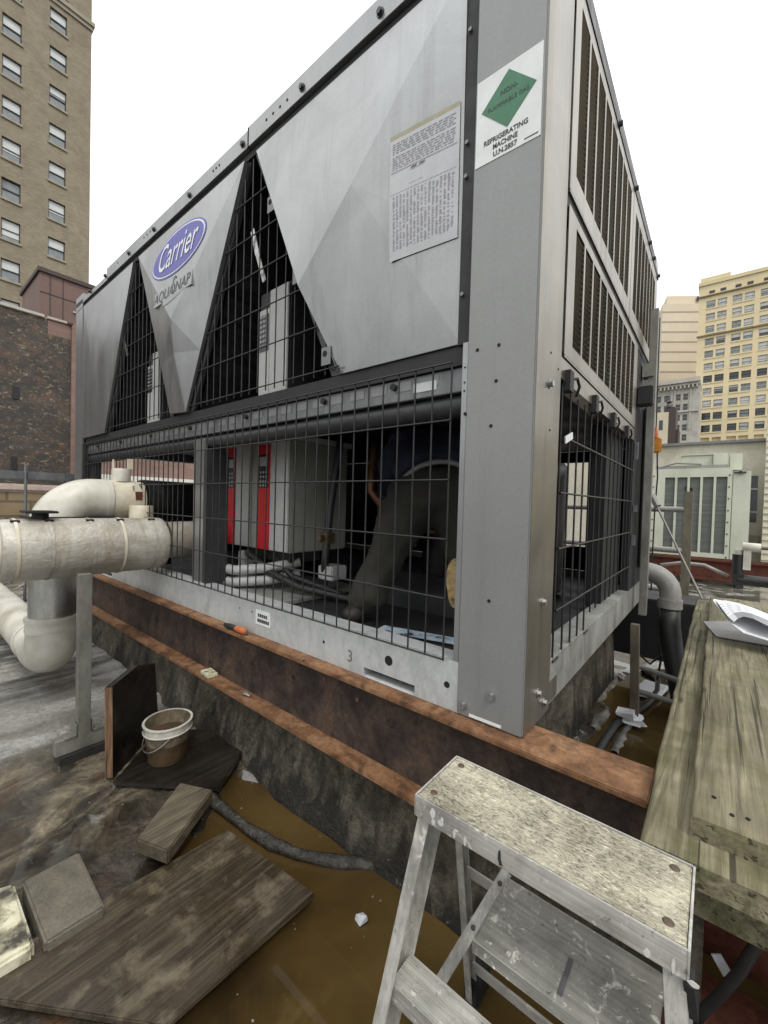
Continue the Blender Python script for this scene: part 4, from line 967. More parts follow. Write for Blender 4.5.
# ================================================================== LOOSE THINGS ON THE WET ROOF
def slab(name, corners, thick, mat, label, cat, bevel=.003, sub=0):
    b = B(); c = [V(p) for p in corners]
    b.hexa([p-V((0, 0, thick)) for p in c]+c)
    return tag(obj(name, b, mat, bevel=bevel), label, cat)
z = -.605
slab('plywood_sheet', [atZ(165, 1026, z), atZ(315, 893, z), atZ(228, 829, z), atZ(-60, 990, z)][::1], .018, M['ply'], 'large wet weathered plywood sheet lying at the edge of the brown puddle', 'plywood')
z = -.575
slab('concrete_paver', [atZ(45, 943, z), atZ(105, 906, z), atZ(79, 851, z), atZ(22, 881, z)], .065, M['paver'], 'grey-brown rectangular paver lying beside the plywood sheet', 'paver', .006)
z = -.57
slab('painted_block', [atZ(-60, 1000, z), atZ(35, 944, z), atZ(14, 882, z), atZ(-60, 905, z)], .07, M['flakepaint'], 'block with flaking cream paint at the left edge of the photo', 'block', .008)
z = -.545
slab('timber_block', [atZ(168, 851, z), atZ(213, 789, z), atZ(180, 782, z), atZ(136, 839, z)], .05, M['blockwood'], 'short wet timber plank end below the black board', 'timber', .005)
slab('timber_scrap', [atZ(170, 856, -.63), atZ(192, 830, -.63), atZ(170, 815, -.63), atZ(137, 846, -.63)], .03, M['rust_far'], 'reddish scrap of wood wedged under the timber plank end', 'scrap wood', .004)
z = -.60
cA, cB, cC, cD = atZ(114, 781, z), atZ(219, 787, z), atZ(256, 731, z), atZ(160, 728, z)
slab('black_board', [cA, cB, cC, cD], .022, M['blackboard'], 'wet black board lying flat with a white bucket standing on it', 'board')
# leaning board: stands on edge along the left side of the flat board
lbA = cA+V((-.012, 0, 0)); lbD = cD+V((-.012, .0, 0))
t1, t2 = atY(107, 690, cA.y), atY(163, 663, cD.y)
t1 = lbA+V((-.02, 0, max(.2, atX(107, 692, lbA.x).z-lbA.z))); t2 = lbD+V((-.06, 0, 0)); t2.z = atX(164, 665, lbD.x).z; t1.z = atX(107, 690, lbA.x).z
nrm = (lbD-lbA).cross(t1-lbA).normalized()*.03
mid = t1.lerp(t2, .55)+V((0, 0, .035))
b = B(); b.prism([lbA, lbD, t2, mid, t1], nrm if nrm.x < 0 else -nrm)
lbo = tag(obj('leaning_board', b, M['blackboard'], bevel=.002), 'black tarred board standing on edge behind the bucket', 'board')
nn_ = nrm if nrm.x < 0 else -nrm; fr0 = V((0, -.0025, 0))
b = B(); b.prism([lbA+fr0+V((0, 0, .01)), lbA+nn_+fr0+V((0, 0, .01)), t1+nn_+fr0-V((0, 0, .004)), t1+fr0-V((0, 0, .004))], (0, .002, 0)); obj('raw_edge', b, M['rawedge'], lbo)
# bucket
bc = atZ(167.5, 757, z); k = V((bc.x-CAM.x, bc.y-CAM.y, bc.z-CAM.z)).dot(_fwd)/F   # metres per pixel there
rt_, rb_ = 21.5*k, 17.5*k; hh = 38*k
bk = thing('bucket', (bc.x, bc.y, z), 'small dirty translucent bucket half full of sludge standing on the black board', 'bucket')
b = B(); b.lathe([(0, .002), (rb_-.003, .002), (rb_, .006), (rt_*.96, hh*.80), (rt_*.98, hh), (rt_*.94, hh), (rt_*.92, hh*.8), (rb_*.95, .01), (0, .01)], bc, 36); obj('body', b, M['bucket'], bk, smooth=SM)
b = B(); b.lathe([(rt_*.985, hh*.78), (rt_*1.04, hh*.785), (rt_*1.04, hh*.80), (rt_*1.0, hh*.81), (rt_*1.0, hh*.96), (rt_*1.05, hh*.97), (rt_*1.05, hh*1.005), (rt_*.95, hh*1.006), (rt_*.95, hh*.9)], bc, 36); obj('rim', b, M['bucket_rim'], bk, smooth=SM)
b = B(); br = lambda h: rb_+(rt_*.96-rb_)*(h-.006)/(hh*.80-.006)+.0008
b.lathe([(br(.008), .008), (br(hh*.3), hh*.3), (br(hh*.52), hh*.52)], bc, 36); b.lathe([(0, hh*.66), (rt_*.90, hh*.66)], bc, 30); obj('sludge', b, M['sludge'], bk, smooth=SM)
b = B(); pts = [bc+V((-rt_*1.05*math.cos(t)*.9-.0, -rt_*1.1*math.sin(t)*.75-.02, hh*.83-hh*.42*math.sin(t))) for t in [PI*i/14 for i in range(15)]]; b.tube(pts, .0028, 6); obj('handle', b, M['bolt'], bk, smooth=True)
# seam hose in the puddle
b = B(); pts = [atZ(206, 792, -.64), atZ(222, 806, -.635), atZ(248, 826, -.635), atZ(272, 842, -.64), atZ(300, 853, -.64), atZ(335, 859, -.645), atZ(370, 863, -.65), atZ(410, 862, -.655), atZ(450, 856, -.66)]
sp = []
for i in range(len(pts)-1):
    for t in range(5): sp.append(pts[i].lerp(pts[i+1], t/5)+V((0, .002*math.sin(i*2+t), -.008)))
b.tube(sp, [.020+.003*math.sin(i*.55) for i in range(len(sp))], 12); tag(obj('corrugated_hose', b, sm('silt_covered_hose', [(.3, (.015, .013, .010)), (.55, (.05, .045, .036)), (.75, (.15, .14, .12))], 30, rough=(.2, .6), bump=1.0, bscale=90, bdist=.01, fine=.6), smooth=True), 'silt covered black hose snaking along the puddle under the beam', 'hose')
p = atZ(361, 920, -.660)
b = B(); b.hexa([p+V(v) for v in ((-.018, -.012, 0), (.012, -.02, 0), (.022, .010, .004), (-.008, .018, 0), (-.016, -.008, .016), (.012, -.014, .010), (.018, .008, .02), (-.004, .014, .012))]); tag(obj('litter_scrap', b, M['litter'], bevel=.002), 'crumpled pale scrap floating in the brown puddle', 'litter')
rnd = random.Random(11)
# gravel and grit specks scattered on the near roof
b = B()
for i in range(160):
    x, y = rnd.uniform(-2.2, -.2), rnd.uniform(-1.0, .15); r = rnd.uniform(.0012, .0035)
    c = V((x, y, max(roof_h(x, y), -.662)+r*.3)); bmesh.ops.create_icosphere(b.bm, subdivisions=1, radius=r, matrix=Matrix.Translation(c) @ Matrix.Diagonal((rnd.uniform(.7, 1.6), rnd.uniform(.7, 1.5), .6, 1)))
struct(obj('grit', b, M['caulk']), 'stuff')

# ================================================================== STEPLADDER
ld = thing('step_ladder', (.14, -.25, ZR), 'paint-spattered aluminium stepladder with a crusted top cap in the foreground', 'stepladder')
X0, X1, Y0, Y1 = -.055, .379, -.423, -.262; ZC = .05
b = B(); b.box(X0, X1, Y0, Y1, ZC-.004, ZC); obj('top_cap', b, M['cap'], ld, bevel=.0015)
b = B()
b.box(X0-.001, X1+.001, Y0-.0045, Y0-.0005, ZC-.041, ZC+.0012); b.box(X0-.001, X1+.001, Y1+.0005, Y1+.0045, ZC-.041, ZC+.0012)
b.box(X0-.0045, X0-.0012, Y0-.004, Y1+.004, ZC-.041, ZC+.0012); b.box(X1+.0012, X1+.0045, Y0-.004, Y1+.004, ZC-.041, ZC+.0012)
obj('cap_lip', b, M['lad_x'], ld, bevel=.0008)
for x in (X0+.022, X1-.022):
    for y in (Y0+.026, Y1-.022):
        b = B(); b.tube([(x, y, ZC-.001), (x, y, ZC+.0022)], [.0085, .006], 12); obj('rivet', b, M['rivet'], ld, smooth=SM)
def rail(sx, front):
    x = X0 if sx < 0 else X1
    if front: top = V((x-sx*.013, Y0+.006, ZC-.040)); bot = V((x+sx*.052, Y0-.140, ZR-.02)); dy = 1
    else: top = V((x-sx*.022, Y1-.012, ZC-.03)); bot = V((x+sx*.006, Y1+.155, ZR-.02)); dy = -1
    b = B(); d = (bot-top).normalized(); w = V((1, 0, 0))*(.026 if front else .018); dep = V((0, 1, 0))*(.07 if front else .030)*dy
    t = .0022
    def pl(o, u, v):   # thin plank of the channel between two offsets
        b.hexa([bot+o, bot+o+u, bot+o+u+v, bot+o+v, top+o, top+o+u, top+o+u+v, top+o+v])
    s = -sx
    pl(V((-.013*1 if sx > 0 else -.013, 0, 0)), w, V((0, t*dy, 0)))                 # outer flange
    pl(V((-.013 if sx > 0 else -.013, 0, 0))+dep, w, V((0, -t*dy, 0)))            # inner flange
    pl(V((.013 if sx > 0 else -.013, t*dy, 0)), V((-sx*-t if False else (-t if sx > 0 else t), 0, 0)), dep*.94)  # web
    obj('front_rail' if front else 'rear_leg', b, M['lad_z'], ld, bevel=.0006)
    b = B(); b.box(bot.x-.02, bot.x+.02, bot.y-.03, bot.y+.05, ZR-.025, ZR+.03); obj('rubber_foot', b, M['rubber'], ld, bevel=.004)
for sx in (-1, 1):
    rail(sx, True); rail(sx, False)
def step(z, nm='step'):
    f = (z-ZC+.04)/(ZR-.02-ZC+.04); y0 = Y0+.006-.146*f; x0 = X0+.015-.06*f; x1 = X1-.015+.06*f
    b = B(); b.box(x0, x1, y0+.004, y0+.072, z-.003, z)
    for k in range(12): yy = y0+.007+k*.0053; b.box(x0, x1, yy, yy+.0022, z, z+.0014)
    b.box(x0, x1, y0+.004, y0+.007, z-.035, z-.003); b.box(x0, x1, y0+.069, y0+.072, z-.03, z-.003)
    obj(nm, b, M['lad_x'], ld)
step(-.295); step(-.53)
# pail shelf hinged behind the rails
b = B(); zs = -.16
b.box(.074, .350, -.417, -.255, zs-.003, zs); b.box(.074, .350, -.420, -.417, zs-.022, zs); b.box(.071, .074, -.420, -.255, zs-.022, zs); obj('pail_shelf', b, M['lad_shelf'], ld, bevel=.0012)
b = B(); b.box(.215, .223, -.405, -.335, zs+.0002, zs+.0008); obj('shelf_scuff', b, M['ink_grey'], ld)
q0, q1 = V((.066, -.248, zs+.004)), atY(434, 992, -.37)
b = B(); b.bar(q0, q1, .022, .004, tuple((CAM-q0).normalized())); 
obj('shelf_brace', b, M['lad_z'], ld, bevel=.0008)
b = B()
for t in (.10, .47): c = q0.lerp(q1, t); n_ = (CAM-c).normalized(); b.tube([c, c+n_*.005], [.006, .004], 10)
objs('rivet', b, M['rivet'], ld, smooth=SM)
for z in (-.24, -.40, -.55):
    f = (z-ZC+.03)/(ZR-.02-ZC+.03); y = Y1-.012+.167*f-.008; b = B(); b.bar((X0+.022-.028*f, y, z), (X1-.022+.028*f, y, z), .006, .024, (0, 0, 1)); obj('rear_brace', b, M['lad_x'], ld, bevel=.0008)
b = B(); b.bar((X1+.004, Y0+.01, ZC-.045), (X1+.010, Y0+.024, ZC-.10), .024, .012, (1, 0, 0)); obj('hinge_plate', b, M['dark'], ld)
# stencilled marks on the front lip
for x, z, h in ((-.055, -.034, .022), (-.033, -.036, .016), (.012, -.037, .018), (-.002, -.030, .008)):
    pass
b = B()
for cx, cz, rx, rz in ((-.052, -.016, .0055, .010), (-.050, -.032, .004, .006), (-.034, -.026, .006, .005), (-.031, -.018, .003, .005), (-.004, -.030, .0022, .008), (.018, -.032, .0022, .009), (.0, -.022, .004, .002), (.30, -.034, .004, .006), (.33, -.03, .002, .011), (.352, -.038, .006, .004)):
    b.prism([(cx+.036+rx*math.cos(2*PI*i/12)*(1+.25*math.sin(i*2.3)), Y0-.0052, ZC+cz+rz*math.sin(2*PI*i/12)) for i in range(12)], (0, .0006, 0))
objs('paint_mark', b, M['white'], ld)
b = B(); b.prism([(.118+u, Y0-.0052, ZC+v) for u, v in ((0, -.012), (.003, -.011), (.005, -.028), (.008, -.035), (.002, -.037), (-.001, -.026))], (0, .0006, 0)); obj('ink_stain', b, M['ink'], ld)

# ================================================================== PLANK DECK AT THE RIGHT
def plank(x0, x1, y0, y1, z1, t, mat, label, seed):
    b = B(); rnd = random.Random(seed); n = 36; rows = []
    for i in range(n+1):
        y = y0+(y1-y0)*i/n; e0 = .004*nz(y, 0, 2.5, seed)+.0025*nz(y, 0, 12, seed); e1 = .004*nz(y, 5, 2.5, seed); zz = .003*nz(y, 9, 1.2, seed)
        rows.append([b.bm.verts.new(p) for p in ((x0+e0, y, z1-t), (x0+e0, y, z1-.006), (x0+e0+.006, y, z1+zz), ((x0+x1)/2, y, z1+.0015+zz), (x1+e1-.006, y, z1+zz), (x1+e1, y, z1-.006), (x1+e1, y, z1-t))])
    for i in range(n):
        for j in range(7): b.bm.faces.new((rows[i][j], rows[i+1][j], rows[i+1][(j+1) % 7], rows[i][(j+1) % 7]))
    b.bm.faces.new(rows[0]); b.bm.faces.new(rows[-1][::-1])
    return tag(obj('deck_plank', b, mat, smooth=math.radians(50)), label, 'plank', 'weathered planks of the walkway')
plank(.3015, .62, -.245, 2.30, .044, .040, M['plank_low'], 'lower mossy plank jutting out beneath the top walkway plank', 1)
tp = plank(.372, .660, -.178, 2.28, .0855, .040, M['plank'], 'broad weathered top plank with a folded booklet lying on it', 2)
plank(.668, .95, -.165, 2.28, .085, .040, M['plank'], 'weathered plank at the right edge of the photo beside the broad top plank', 3)
plank(.63, .95, -.24, 2.28, .043, .040, M['plank_low'], 'lower plank hidden in shade under the right-hand walkway plank', 4)
for px, py in ((714, 797), (732, 815), (748, 819)):
    p = atZ(px, py, .0865); b = B(); b.tube([p-V((0, 0, .003)), p+V((0, 0, .0012))], .0036, 8); obj('nail', b, M['hole'], tp)
for y in (-.12, 1.9):
    b = B(); b.box(.34, .95, y, y+.085, -.14, .003); tag(obj('deck_bearer', b, M['plank_low'], bevel=.004), 'mossy timber bearer under the '+('near' if y < 0 else 'far')+' end of the walkway planks', 'bearer', 'bearers under the walkway')
b = B(); b.box(.31, 1.3, .30, .38, -.56, -.14); tag(obj('rusty_channel', b, M['rust_far'], bevel=.004), 'red rusty steel channel standing in the dark below the walkway', 'channel')
b = B(); b.box(.30, 1.3, .02, .14, ZR-.03, -.46); tag(obj('rusty_sleeper', b, M['rust_far'], bevel=.004), 'red-brown rusty block lying low in the dark below the walkway', 'block')
b = B(); pts = [atY(764, 920, -.08), atY(754, 948, -.08), atY(740, 972, -.08), atY(720, 995, -.07), atY(702, 1012, -.06), atY(690, 1030, -.05)]; b.tube(pts, .010, 8); tag(obj('black_cable', b, M['rubber'], smooth=True), 'black cable curling down in the dark under the walkway', 'cable')
b = B(); q = atY(716, 954, -.05); b.bar(q, q+V((.02, 0, -.03)), .018, .003, (0, 1, 0)); tag(obj('paper_scrap', b, M['litter']), 'small pale scrap caught below the walkway by the black cable', 'litter')
# booklet: grey folder below, white folded pages above
b = B(); z = .0875
b.hexa([atZ(703, 622, z), atZ(716, 637, z), atZ(790, 650, z), atZ(790, 622, z)]+[p+V((0, 0, .004)) for p in (atZ(703, 622, z), atZ(716, 637, z), atZ(790, 650, z), atZ(790, 622, z))])
tag(obj('grey_folder', b, M['paper_grey']), 'thin grey folder lying under the white booklet on the top plank', 'folder')
bkl = thing('booklet', atZ(745, 632, .09), 'white booklet folded over on itself lying on the top plank', 'booklet')
# cross-section of the folded pages, swept from near edge to far edge
b = B()
P_ = lambda px, py, y: atY(px, py, y)
near = [P_(713, 600, 1.20), P_(720, 610, 1.16), P_(732, 624, 1.10), P_(744, 633, 1.06), P_(768, 640.5, 1.04), P_(810, 648, 1.02)]
far = [P_(714, 599, 1.22), P_(736, 603, 1.30), P_(752, 608, 1.32), P_(768, 615, 1.34), P_(790, 622, 1.34), P_(820, 630, 1.34)]
for i in range(5): b.face([near[i], near[i+1], far[i+1], far[i]])
obj('lower_pages', b, M['paper'], bkl, smooth=SM)
b = B()
ridge = [P_(728, 616.5, 1.10), P_(733, 613, 1.11), P_(742, 611.5, 1.10), P_(752, 613.5, 1.08), P_(768, 620, 1.06), P_(810, 634, 1.04)]
und = [P_(734, 622, 1.095), P_(738, 618.5, 1.10), P_(744, 616.5, 1.09), P_(753, 618.5, 1.075), P_(768, 626, 1.055), P_(810, 641, 1.035)]
far2 = [P_(716, 600.5, 1.20), P_(726, 600.5, 1.24), P_(738, 603, 1.27), P_(752, 607.5, 1.29), P_(768, 614, 1.29), P_(810, 626, 1.29)]
for i in range(5):
    b.face([ridge[i], ridge[i+1], far2[i+1], far2[i]]); b.face([und[i], und[i+1], ridge[i+1], ridge[i]])
    b.face([und[i], und[i+1], far2[i+1]-V((0, 0, .012)), far2[i]-V((0, 0, .012))])
obj('folded_pages', b, M['paper'], bkl, smooth=SM)
# little printed lines on the upper page
b = B()
for k in range(5):
    t0 = .12+.15*k
    for s in range(4):
        a = ridge[0+0].lerp(far2[0], t0); c = ridge[3].lerp(far2[3], t0); u0, u1 = s/4+.02, s/4+.19
        p, q = a.lerp(c, u0), a.lerp(c, u1)
        i0 = min(2, int(u0*3)); w0 = u0*3-i0; i1 = min(2, int(u1*3)); w1 = u1*3-i1
        f = lambda i, w: ridge[i].lerp(ridge[i+1], w).lerp(far2[i].lerp(far2[i+1], w), t0)
        p, q = f(i0, w0)+V((0, 0, .0015)), f(i1, w1)+V((0, 0, .0015))
        b.face([p, q, q+V((0, .004, .0003)), p+V((0, .004, .0003))])
obj('page_print', b, M['ink_faint'], bkl)

# ================================================================== RIGHT-HAND SERVICE AREA
cn = thing('grey_conduit', (.1, 2.3, -.1), 'grey conduit elbow leaving the chiller side and dropping into a black flexible hose', 'conduit')
b = B(); pts = [V((-.03, 2.30, .20)), V((.02, 2.30, .20))]+arc((.02, 2.30, .06), PI/2, 0, .14, (1, 0, 0), (0, 0, 1), 12)+[V((.16, 2.30, .02))]
b.tube(pts, .064, 20); obj('elbow', b, M['conduit'], cn, smooth=SM)
b = B(); b.tube([(.16, 2.30, .03), (.16, 2.30, -.03)], .073, 20); obj('collar', b, M['conduit'], cn, smooth=SM)
b = B(); b.tube([(.16, 2.30, -.02), (.165, 2.28, -.14), (.19, 2.22, -.30), (.24, 2.15, -.50), (.30, 2.05, -.75)], .062, 20); obj('black_hose', b, M['rubber'], cn, smooth=True)
b = B(); b.box(-.40, .30, 2.46, 2.85, -.46, -.02); tag(obj('black_duct', b, M['dark'], bevel=.008), 'matt black duct box behind the conduit elbow and hose', 'duct')
# strut frame beyond the chiller: upright, two rails and a diagonal rod
fr_ = thing('strut_frame', (.2, 3.0, ZR), 'galvanised pipe frame with one upright strut standing past the far corner of the chiller', 'frame')
b = B(); b.bar((.205, 3.0, ZR), (.205, 3.0, .79), .06, .06, (0, 1, 0)); obj('upright', b, M['strut_tan'], fr_, bevel=.002)
b = B(); b.box(.18, .19, 2.98, 3.02, .79, .83); b.box(.21, .23, 2.98, 3.02, .79, .82); objs('upright_clip', b, M['dark'], fr_)
for z in (.643, .31, -.02): 
    b = B(); b.tube([(-.9, 3.02, z), (.18, 2.99, z)], .024, 12); obj('rail', b, M['conduit'], fr_, smooth=SM)
b = B(); b.tube([(.035, 2.3, .72), (.335, 2.12, .09)], .0065, 8); b.tube([(.03, 2.31, .735), (.07, 2.28, .66)], .022, 8); tag(obj('brace_rod', b, M['conduit'], smooth=SM), 'thin diagonal rod running from the chiller corner down to the plank end', 'rod')
# orange pendant
pn = thing('pendant_switch', (-.03, 2.9, 1.11), 'orange hand-held pendant switch hanging on a black cord beside the chiller corner', 'pendant')
b = B(); b.box(-.055, .018, 2.88, 2.92, 1.10, 1.225); obj('body', b, M['orange'], pn, bevel=.012)
b = B(); b.tube([(-.028, 2.9, 1.225), (-.028, 2.9, 1.25), (-.024, 2.9, 1.31)], [.02, .022, .008], 10); obj('strain_relief', b, M['orange_r'], pn, smooth=SM)
b = B(); b.tube([(-.01, 2.9, 1.11), (.0, 2.9, .9), (-.01, 2.9, .6), (-.012, 2.9, .2), (-.01, 2.9, -.15)], .006, 6); b.tube([(-.024, 2.9, 1.31), (-.03, 2.9, 2.2)], .005, 6); obj('cord', b, M['rubber'], pn, smooth=SM)
# low strut and pipes over the gutter
ls = thing('gutter_strut', (.05, 1.75, ZR), 'dark strut post standing in the gutter puddle wrapped in white tape at its base', 'strut')
b = B(); b.bar((.045, 1.78, ZR-.02), (.028, 1.78, -.06), .045, .045, (0, 1, 0)); obj('post', b, M['strut_tan'], ls, bevel=.002)
b = B(); rnd = random.Random(9)
for i in range(5):
    c = V((.045+rnd.uniform(-.05, .05), 1.74+rnd.uniform(-.05, .03), ZR+rnd.uniform(.01, .06)))
    b.hexa([c+V((rnd.uniform(-.01, .01)+sx*.04, rnd.uniform(-.01, .01)+sy*.03, sz*.012+rnd.uniform(-.02, .02))) for sz in (-1, 1) for sx, sy in ((-1, -1), (1, -1), (1, 1), (-1, 1))])
obj('white_wrap', b, M['paper'], ls)
for k, (a, c) in enumerate((((632, 664), (690, 685)), ((635, 690), (690, 708)))):
    z = -.42 if k == 0 else -.55
    b = B(); p, q = atZ(*a, z), atZ(*c, z); b.tube([p, q+(q-p)*.6], .017, 10); tag(obj('gutter_pipe', b, M['conduit'], smooth=SM), ('upper' if k == 0 else 'lower')+' of the two thin pale pipes beside the taped strut post', 'pipe', 'thin pale pipes over the gutter')
b = B(); p, q = atY(612, 655, 3.4), atY(700, 676, 3.2); b.tube([p, q], .03, 10); p, q = atY(612, 668, 3.4), atY(700, 690, 3.2); tag(obj('floor_pipe', b, M['conduit'], smooth=SM), 'thicker pale pipe lying on the roof below the black duct', 'pipe')
b = B(); pts = [atZ(x_, y_, -.64) for x_, y_ in ((596, 755), (606, 738), (616, 724), (632, 714), (648, 703), (657, 692), (658, 680), (650, 672), (640, 668))]
sp = []
for i in range(len(pts)-1):
    for t in range(4): sp.append(pts[i].lerp(pts[i+1], t/4))
b.tube(sp, .020, 10); tag(obj('grey_hose', b, M['dkgrey'], smooth=True), 'dark grey hose curving through the gutter puddle round the strut', 'hose')
b = B(); b.tube([atY(640, 655, 2.3), atY(650, 664, 2.3), atY(660, 656, 2.3), atY(672, 662, 2.3), atY(684, 659, 2.3)], .008, 6); b.tube([atY(660, 646, 2.3), atY(661, 660, 2.3), atY(657, 680, 2.3)], .007, 6); tag(obj('knotted_cord', b, M['rubber'], smooth=True), 'knotted black cord dangling below the black duct', 'cord')
b = B(); c = atZ(650, 690, -.64); b.hexa([c+V((sx*.10, sy*.16, h)) for h in (-.01, .012) for sx, sy in ((-1, -1), (.6, -.8), (1, .9), (-.5, 1))]); tag(obj('white_rag', b, M['paper'], bevel=.004), 'white rag lying in the gutter water beside the strut post', 'rag')

# air handler -------------------------------------------------------
ah = thing('air_handler', (.1, 8.0, -.62), 'pale green rooftop air handler with five tall grey coil slots', 'air handler')
Y = 7.5
b = B(); b.plate_holes([-.56, .556], [-.22, 1.35], [(-.335+i*.173, -.195+i*.173, -.05, 1.205) for i in range(5)], lambda u, v, d: (u, Y+d, v), .04)
b.box(-.56, .556, Y+.04, 8.8, -.22, 1.345); obj('casing', b, M['pale_green'], ah)
b = B()
for i in range(5): b.box(-.335+i*.173, -.195+i*.173, Y+.030, Y+.036, -.05, 1.205)
objs('coil', b, M['coil_grey'], ah)
b = B(); b.box(.562, .78, Y-.005, 8.6, -.30, 1.288); obj('side_cabinet', b, M['pale_green'], ah, bevel=.006)
b = B(); b.box(.57, .72, Y-.03, Y-.006, 1.262, 1.280); b.box(.63, .67, Y-.04, Y-.006, 1.25, 1.292); obj('door_latch', b, M['dkgrey'], ah)
b = B(); b.box(-.62, .80, Y-.02, 8.7, -.30, -.225); obj('base_skid', b, M['pale_green'], ah)
b = B()
for i in range(8):
    for x in (-.50, .52): b.tube([(x, Y, -.1+i*.19), (x, Y-.008, -.1+i*.19)], .012, 6)
objs('casing_bolt', b, M['dkgrey'], ah)
b = B(); b.box(-.13, .295, 7.9, 8.5, 1.345, 1.61); b.box(.30, .49, 7.8, 8.5, 1.345, 1.625); objs('top_duct', b, M['pale_green'], ah, bevel=.004)
b = B(); b.box(.52, .68, 7.9, 8.5, 1.345, 1.62); b.box(-.16, .30, 7.88, 8.5, 1.612, 1.628); objs('top_duct', b, M['pale_green'], ah)
b = B(); b.box(-.50, .5, 7.7, 7.76, 1.352, 1.42); b.tube([(-.45, 7.7, 1.40), (-.2, 7.7, 1.47), (.15, 7.7, 1.44)], .02, 8); objs('roof_cable', b, M['conduit'], ah)
for x in (-.5, .7):
    b = B(); b.box(x-.05, x+.05, 7.55, 8.6, ZR-.02, -.305); obj('leg', b, M['dkgrey'], ah)
b = B(); b.box(-1.6, 3.0, 6.5, 6.62, -.36, -.05); b.box(-1.6, 3.0, 6.44, 6.68, -.085, -.05); b.box(-1.6, 3.0, 6.44, 6.68, -.36, -.325); tag(obj('red_beam', b, M['rust_far'], bevel=.006), 'dark red steel beam on the pale roof in front of the green air handler', 'beam')
b = B(); b.box(-.6, -.5, 6.44, 6.68, ZR, -.361); b.box(1.6, 1.7, 6.44, 6.68, ZR, -.361); tag(obj('beam_foot', b, M['dkgrey']), 'short grey feet under the dark red beam', 'feet')
# black pipe with white valve
bp = thing('black_pipe', (.7, 4.5, -.2), 'black insulated pipe elbow with a white wrapped valve beside the plank end', 'pipe')
b = B(); b.tube([(.575, 4.5, .20), (.575, 4.5, .10), (.575, 4.5, -.02)], .05, 14); b.tube([(.575, 4.5, -.06), (1.6, 4.5, -.07)], .055, 14); b.box(.53, .62, 4.45, 4.55, -.115, -.01); obj('pipe_run', b, M['rubber'], bp, smooth=SM)
b = B(); b.tube([(.575, 4.5, .20), (.575, 4.5, .25)], .035, 12); b.tube([(.60, 4.48, .285), (.74, 4.48, .28)], .045, 12); b.box(.61, .67, 4.45, 4.52, .05, .25); obj('white_valve', b, M['pvc'], bp, smooth=SM)
b = B(); b.tube([(.74, 4.48, .275), (1.5, 4.4, .29)], .012, 8); obj('thin_pipe', b, M['dkgrey'], bp, smooth=SM)
b = B(); b.tube([(-.1, 4.6, .0), (.1, 4.6, .05), (.3, 4.6, .045), (.5, 4.55, -.04)], .018, 8); tag(obj('roof_hose', b, M['conduit'], smooth=True), 'thin grey hose arching over the pale roof behind the upright strut', 'hose')
b = B(); rnd = random.Random(21)
for i in range(6):
    c = V((.15+rnd.uniform(0, .4), 5.2+rnd.uniform(-.3, .3), ZR+.08)); b.hexa([c+V((sx*.06*rnd.uniform(.5, 1.3), sy*.05, h*rnd.uniform(.6, 1.4))) for h in (0, .05) for sx, sy in ((-1, -1), (1, -1), (1, 1), (-1, 1))])
struct(tag(obj('roof_rubble', b, M['dark'], bevel=.006), 'small dark rubble heap on the pale roof', 'rubble'), 'stuff')
# parapet wall behind everything on the right, seen through the chiller too
pw = thing('parapet_wall', (0, 9.1, ZR), 'pale rendered rooftop wall with a dark coping behind the green air handler', 'wall')
b = B(); b.plate_holes([-16, 6], [ZR, 1.93], [(.845, .945, .455, 1.313)], lambda u, v, d: (u, 9.0+d, v), .12); b.box(-16, 6, 9.12, 9.3, ZR, 1.93); obj('wall', b, M['parapet'], pw)
b = B(); b.box(-16, 6.05, 8.93, 9.36, 1.931, 1.985); obj('coping', b, M['midgrey'], pw, bevel=.006)
b = B(); b.box(.845, .945, 9.05, 9.06, .455, 1.313); wn = obj('window', b, M['glass_dk'], pw)
b = B(); b.box(.845, .945, 9.03, 9.048, 1.06, 1.085); b.box(.845, .945, 9.03, 9.048, .64, .66); obj('glazing_bar', b, M['white'], wn)
b = B(); b.box(.83, 1.0, 8.8, 8.998, .08, .22); obj('vent_box', b, M['strut_tan'], pw)
sd = thing('siding_wall', (2.5, 8.8, ZR), 'cream clapboard wall end at the right edge of the photo', 'wall')
b = B(); x0 = 1.005
for k in range(26):
    z = ZR+k*.115; b.hexa([(x0, 8.56, z), (4.5, 8.56, z), (4.5, 8.7, z), (x0, 8.7, z), (x0, 8.585, z+.115), (4.5, 8.585, z+.115), (4.5, 8.7, z+.115), (x0, 8.7, z+.115)])
obj('clapboard', b, M['siding'], sd)

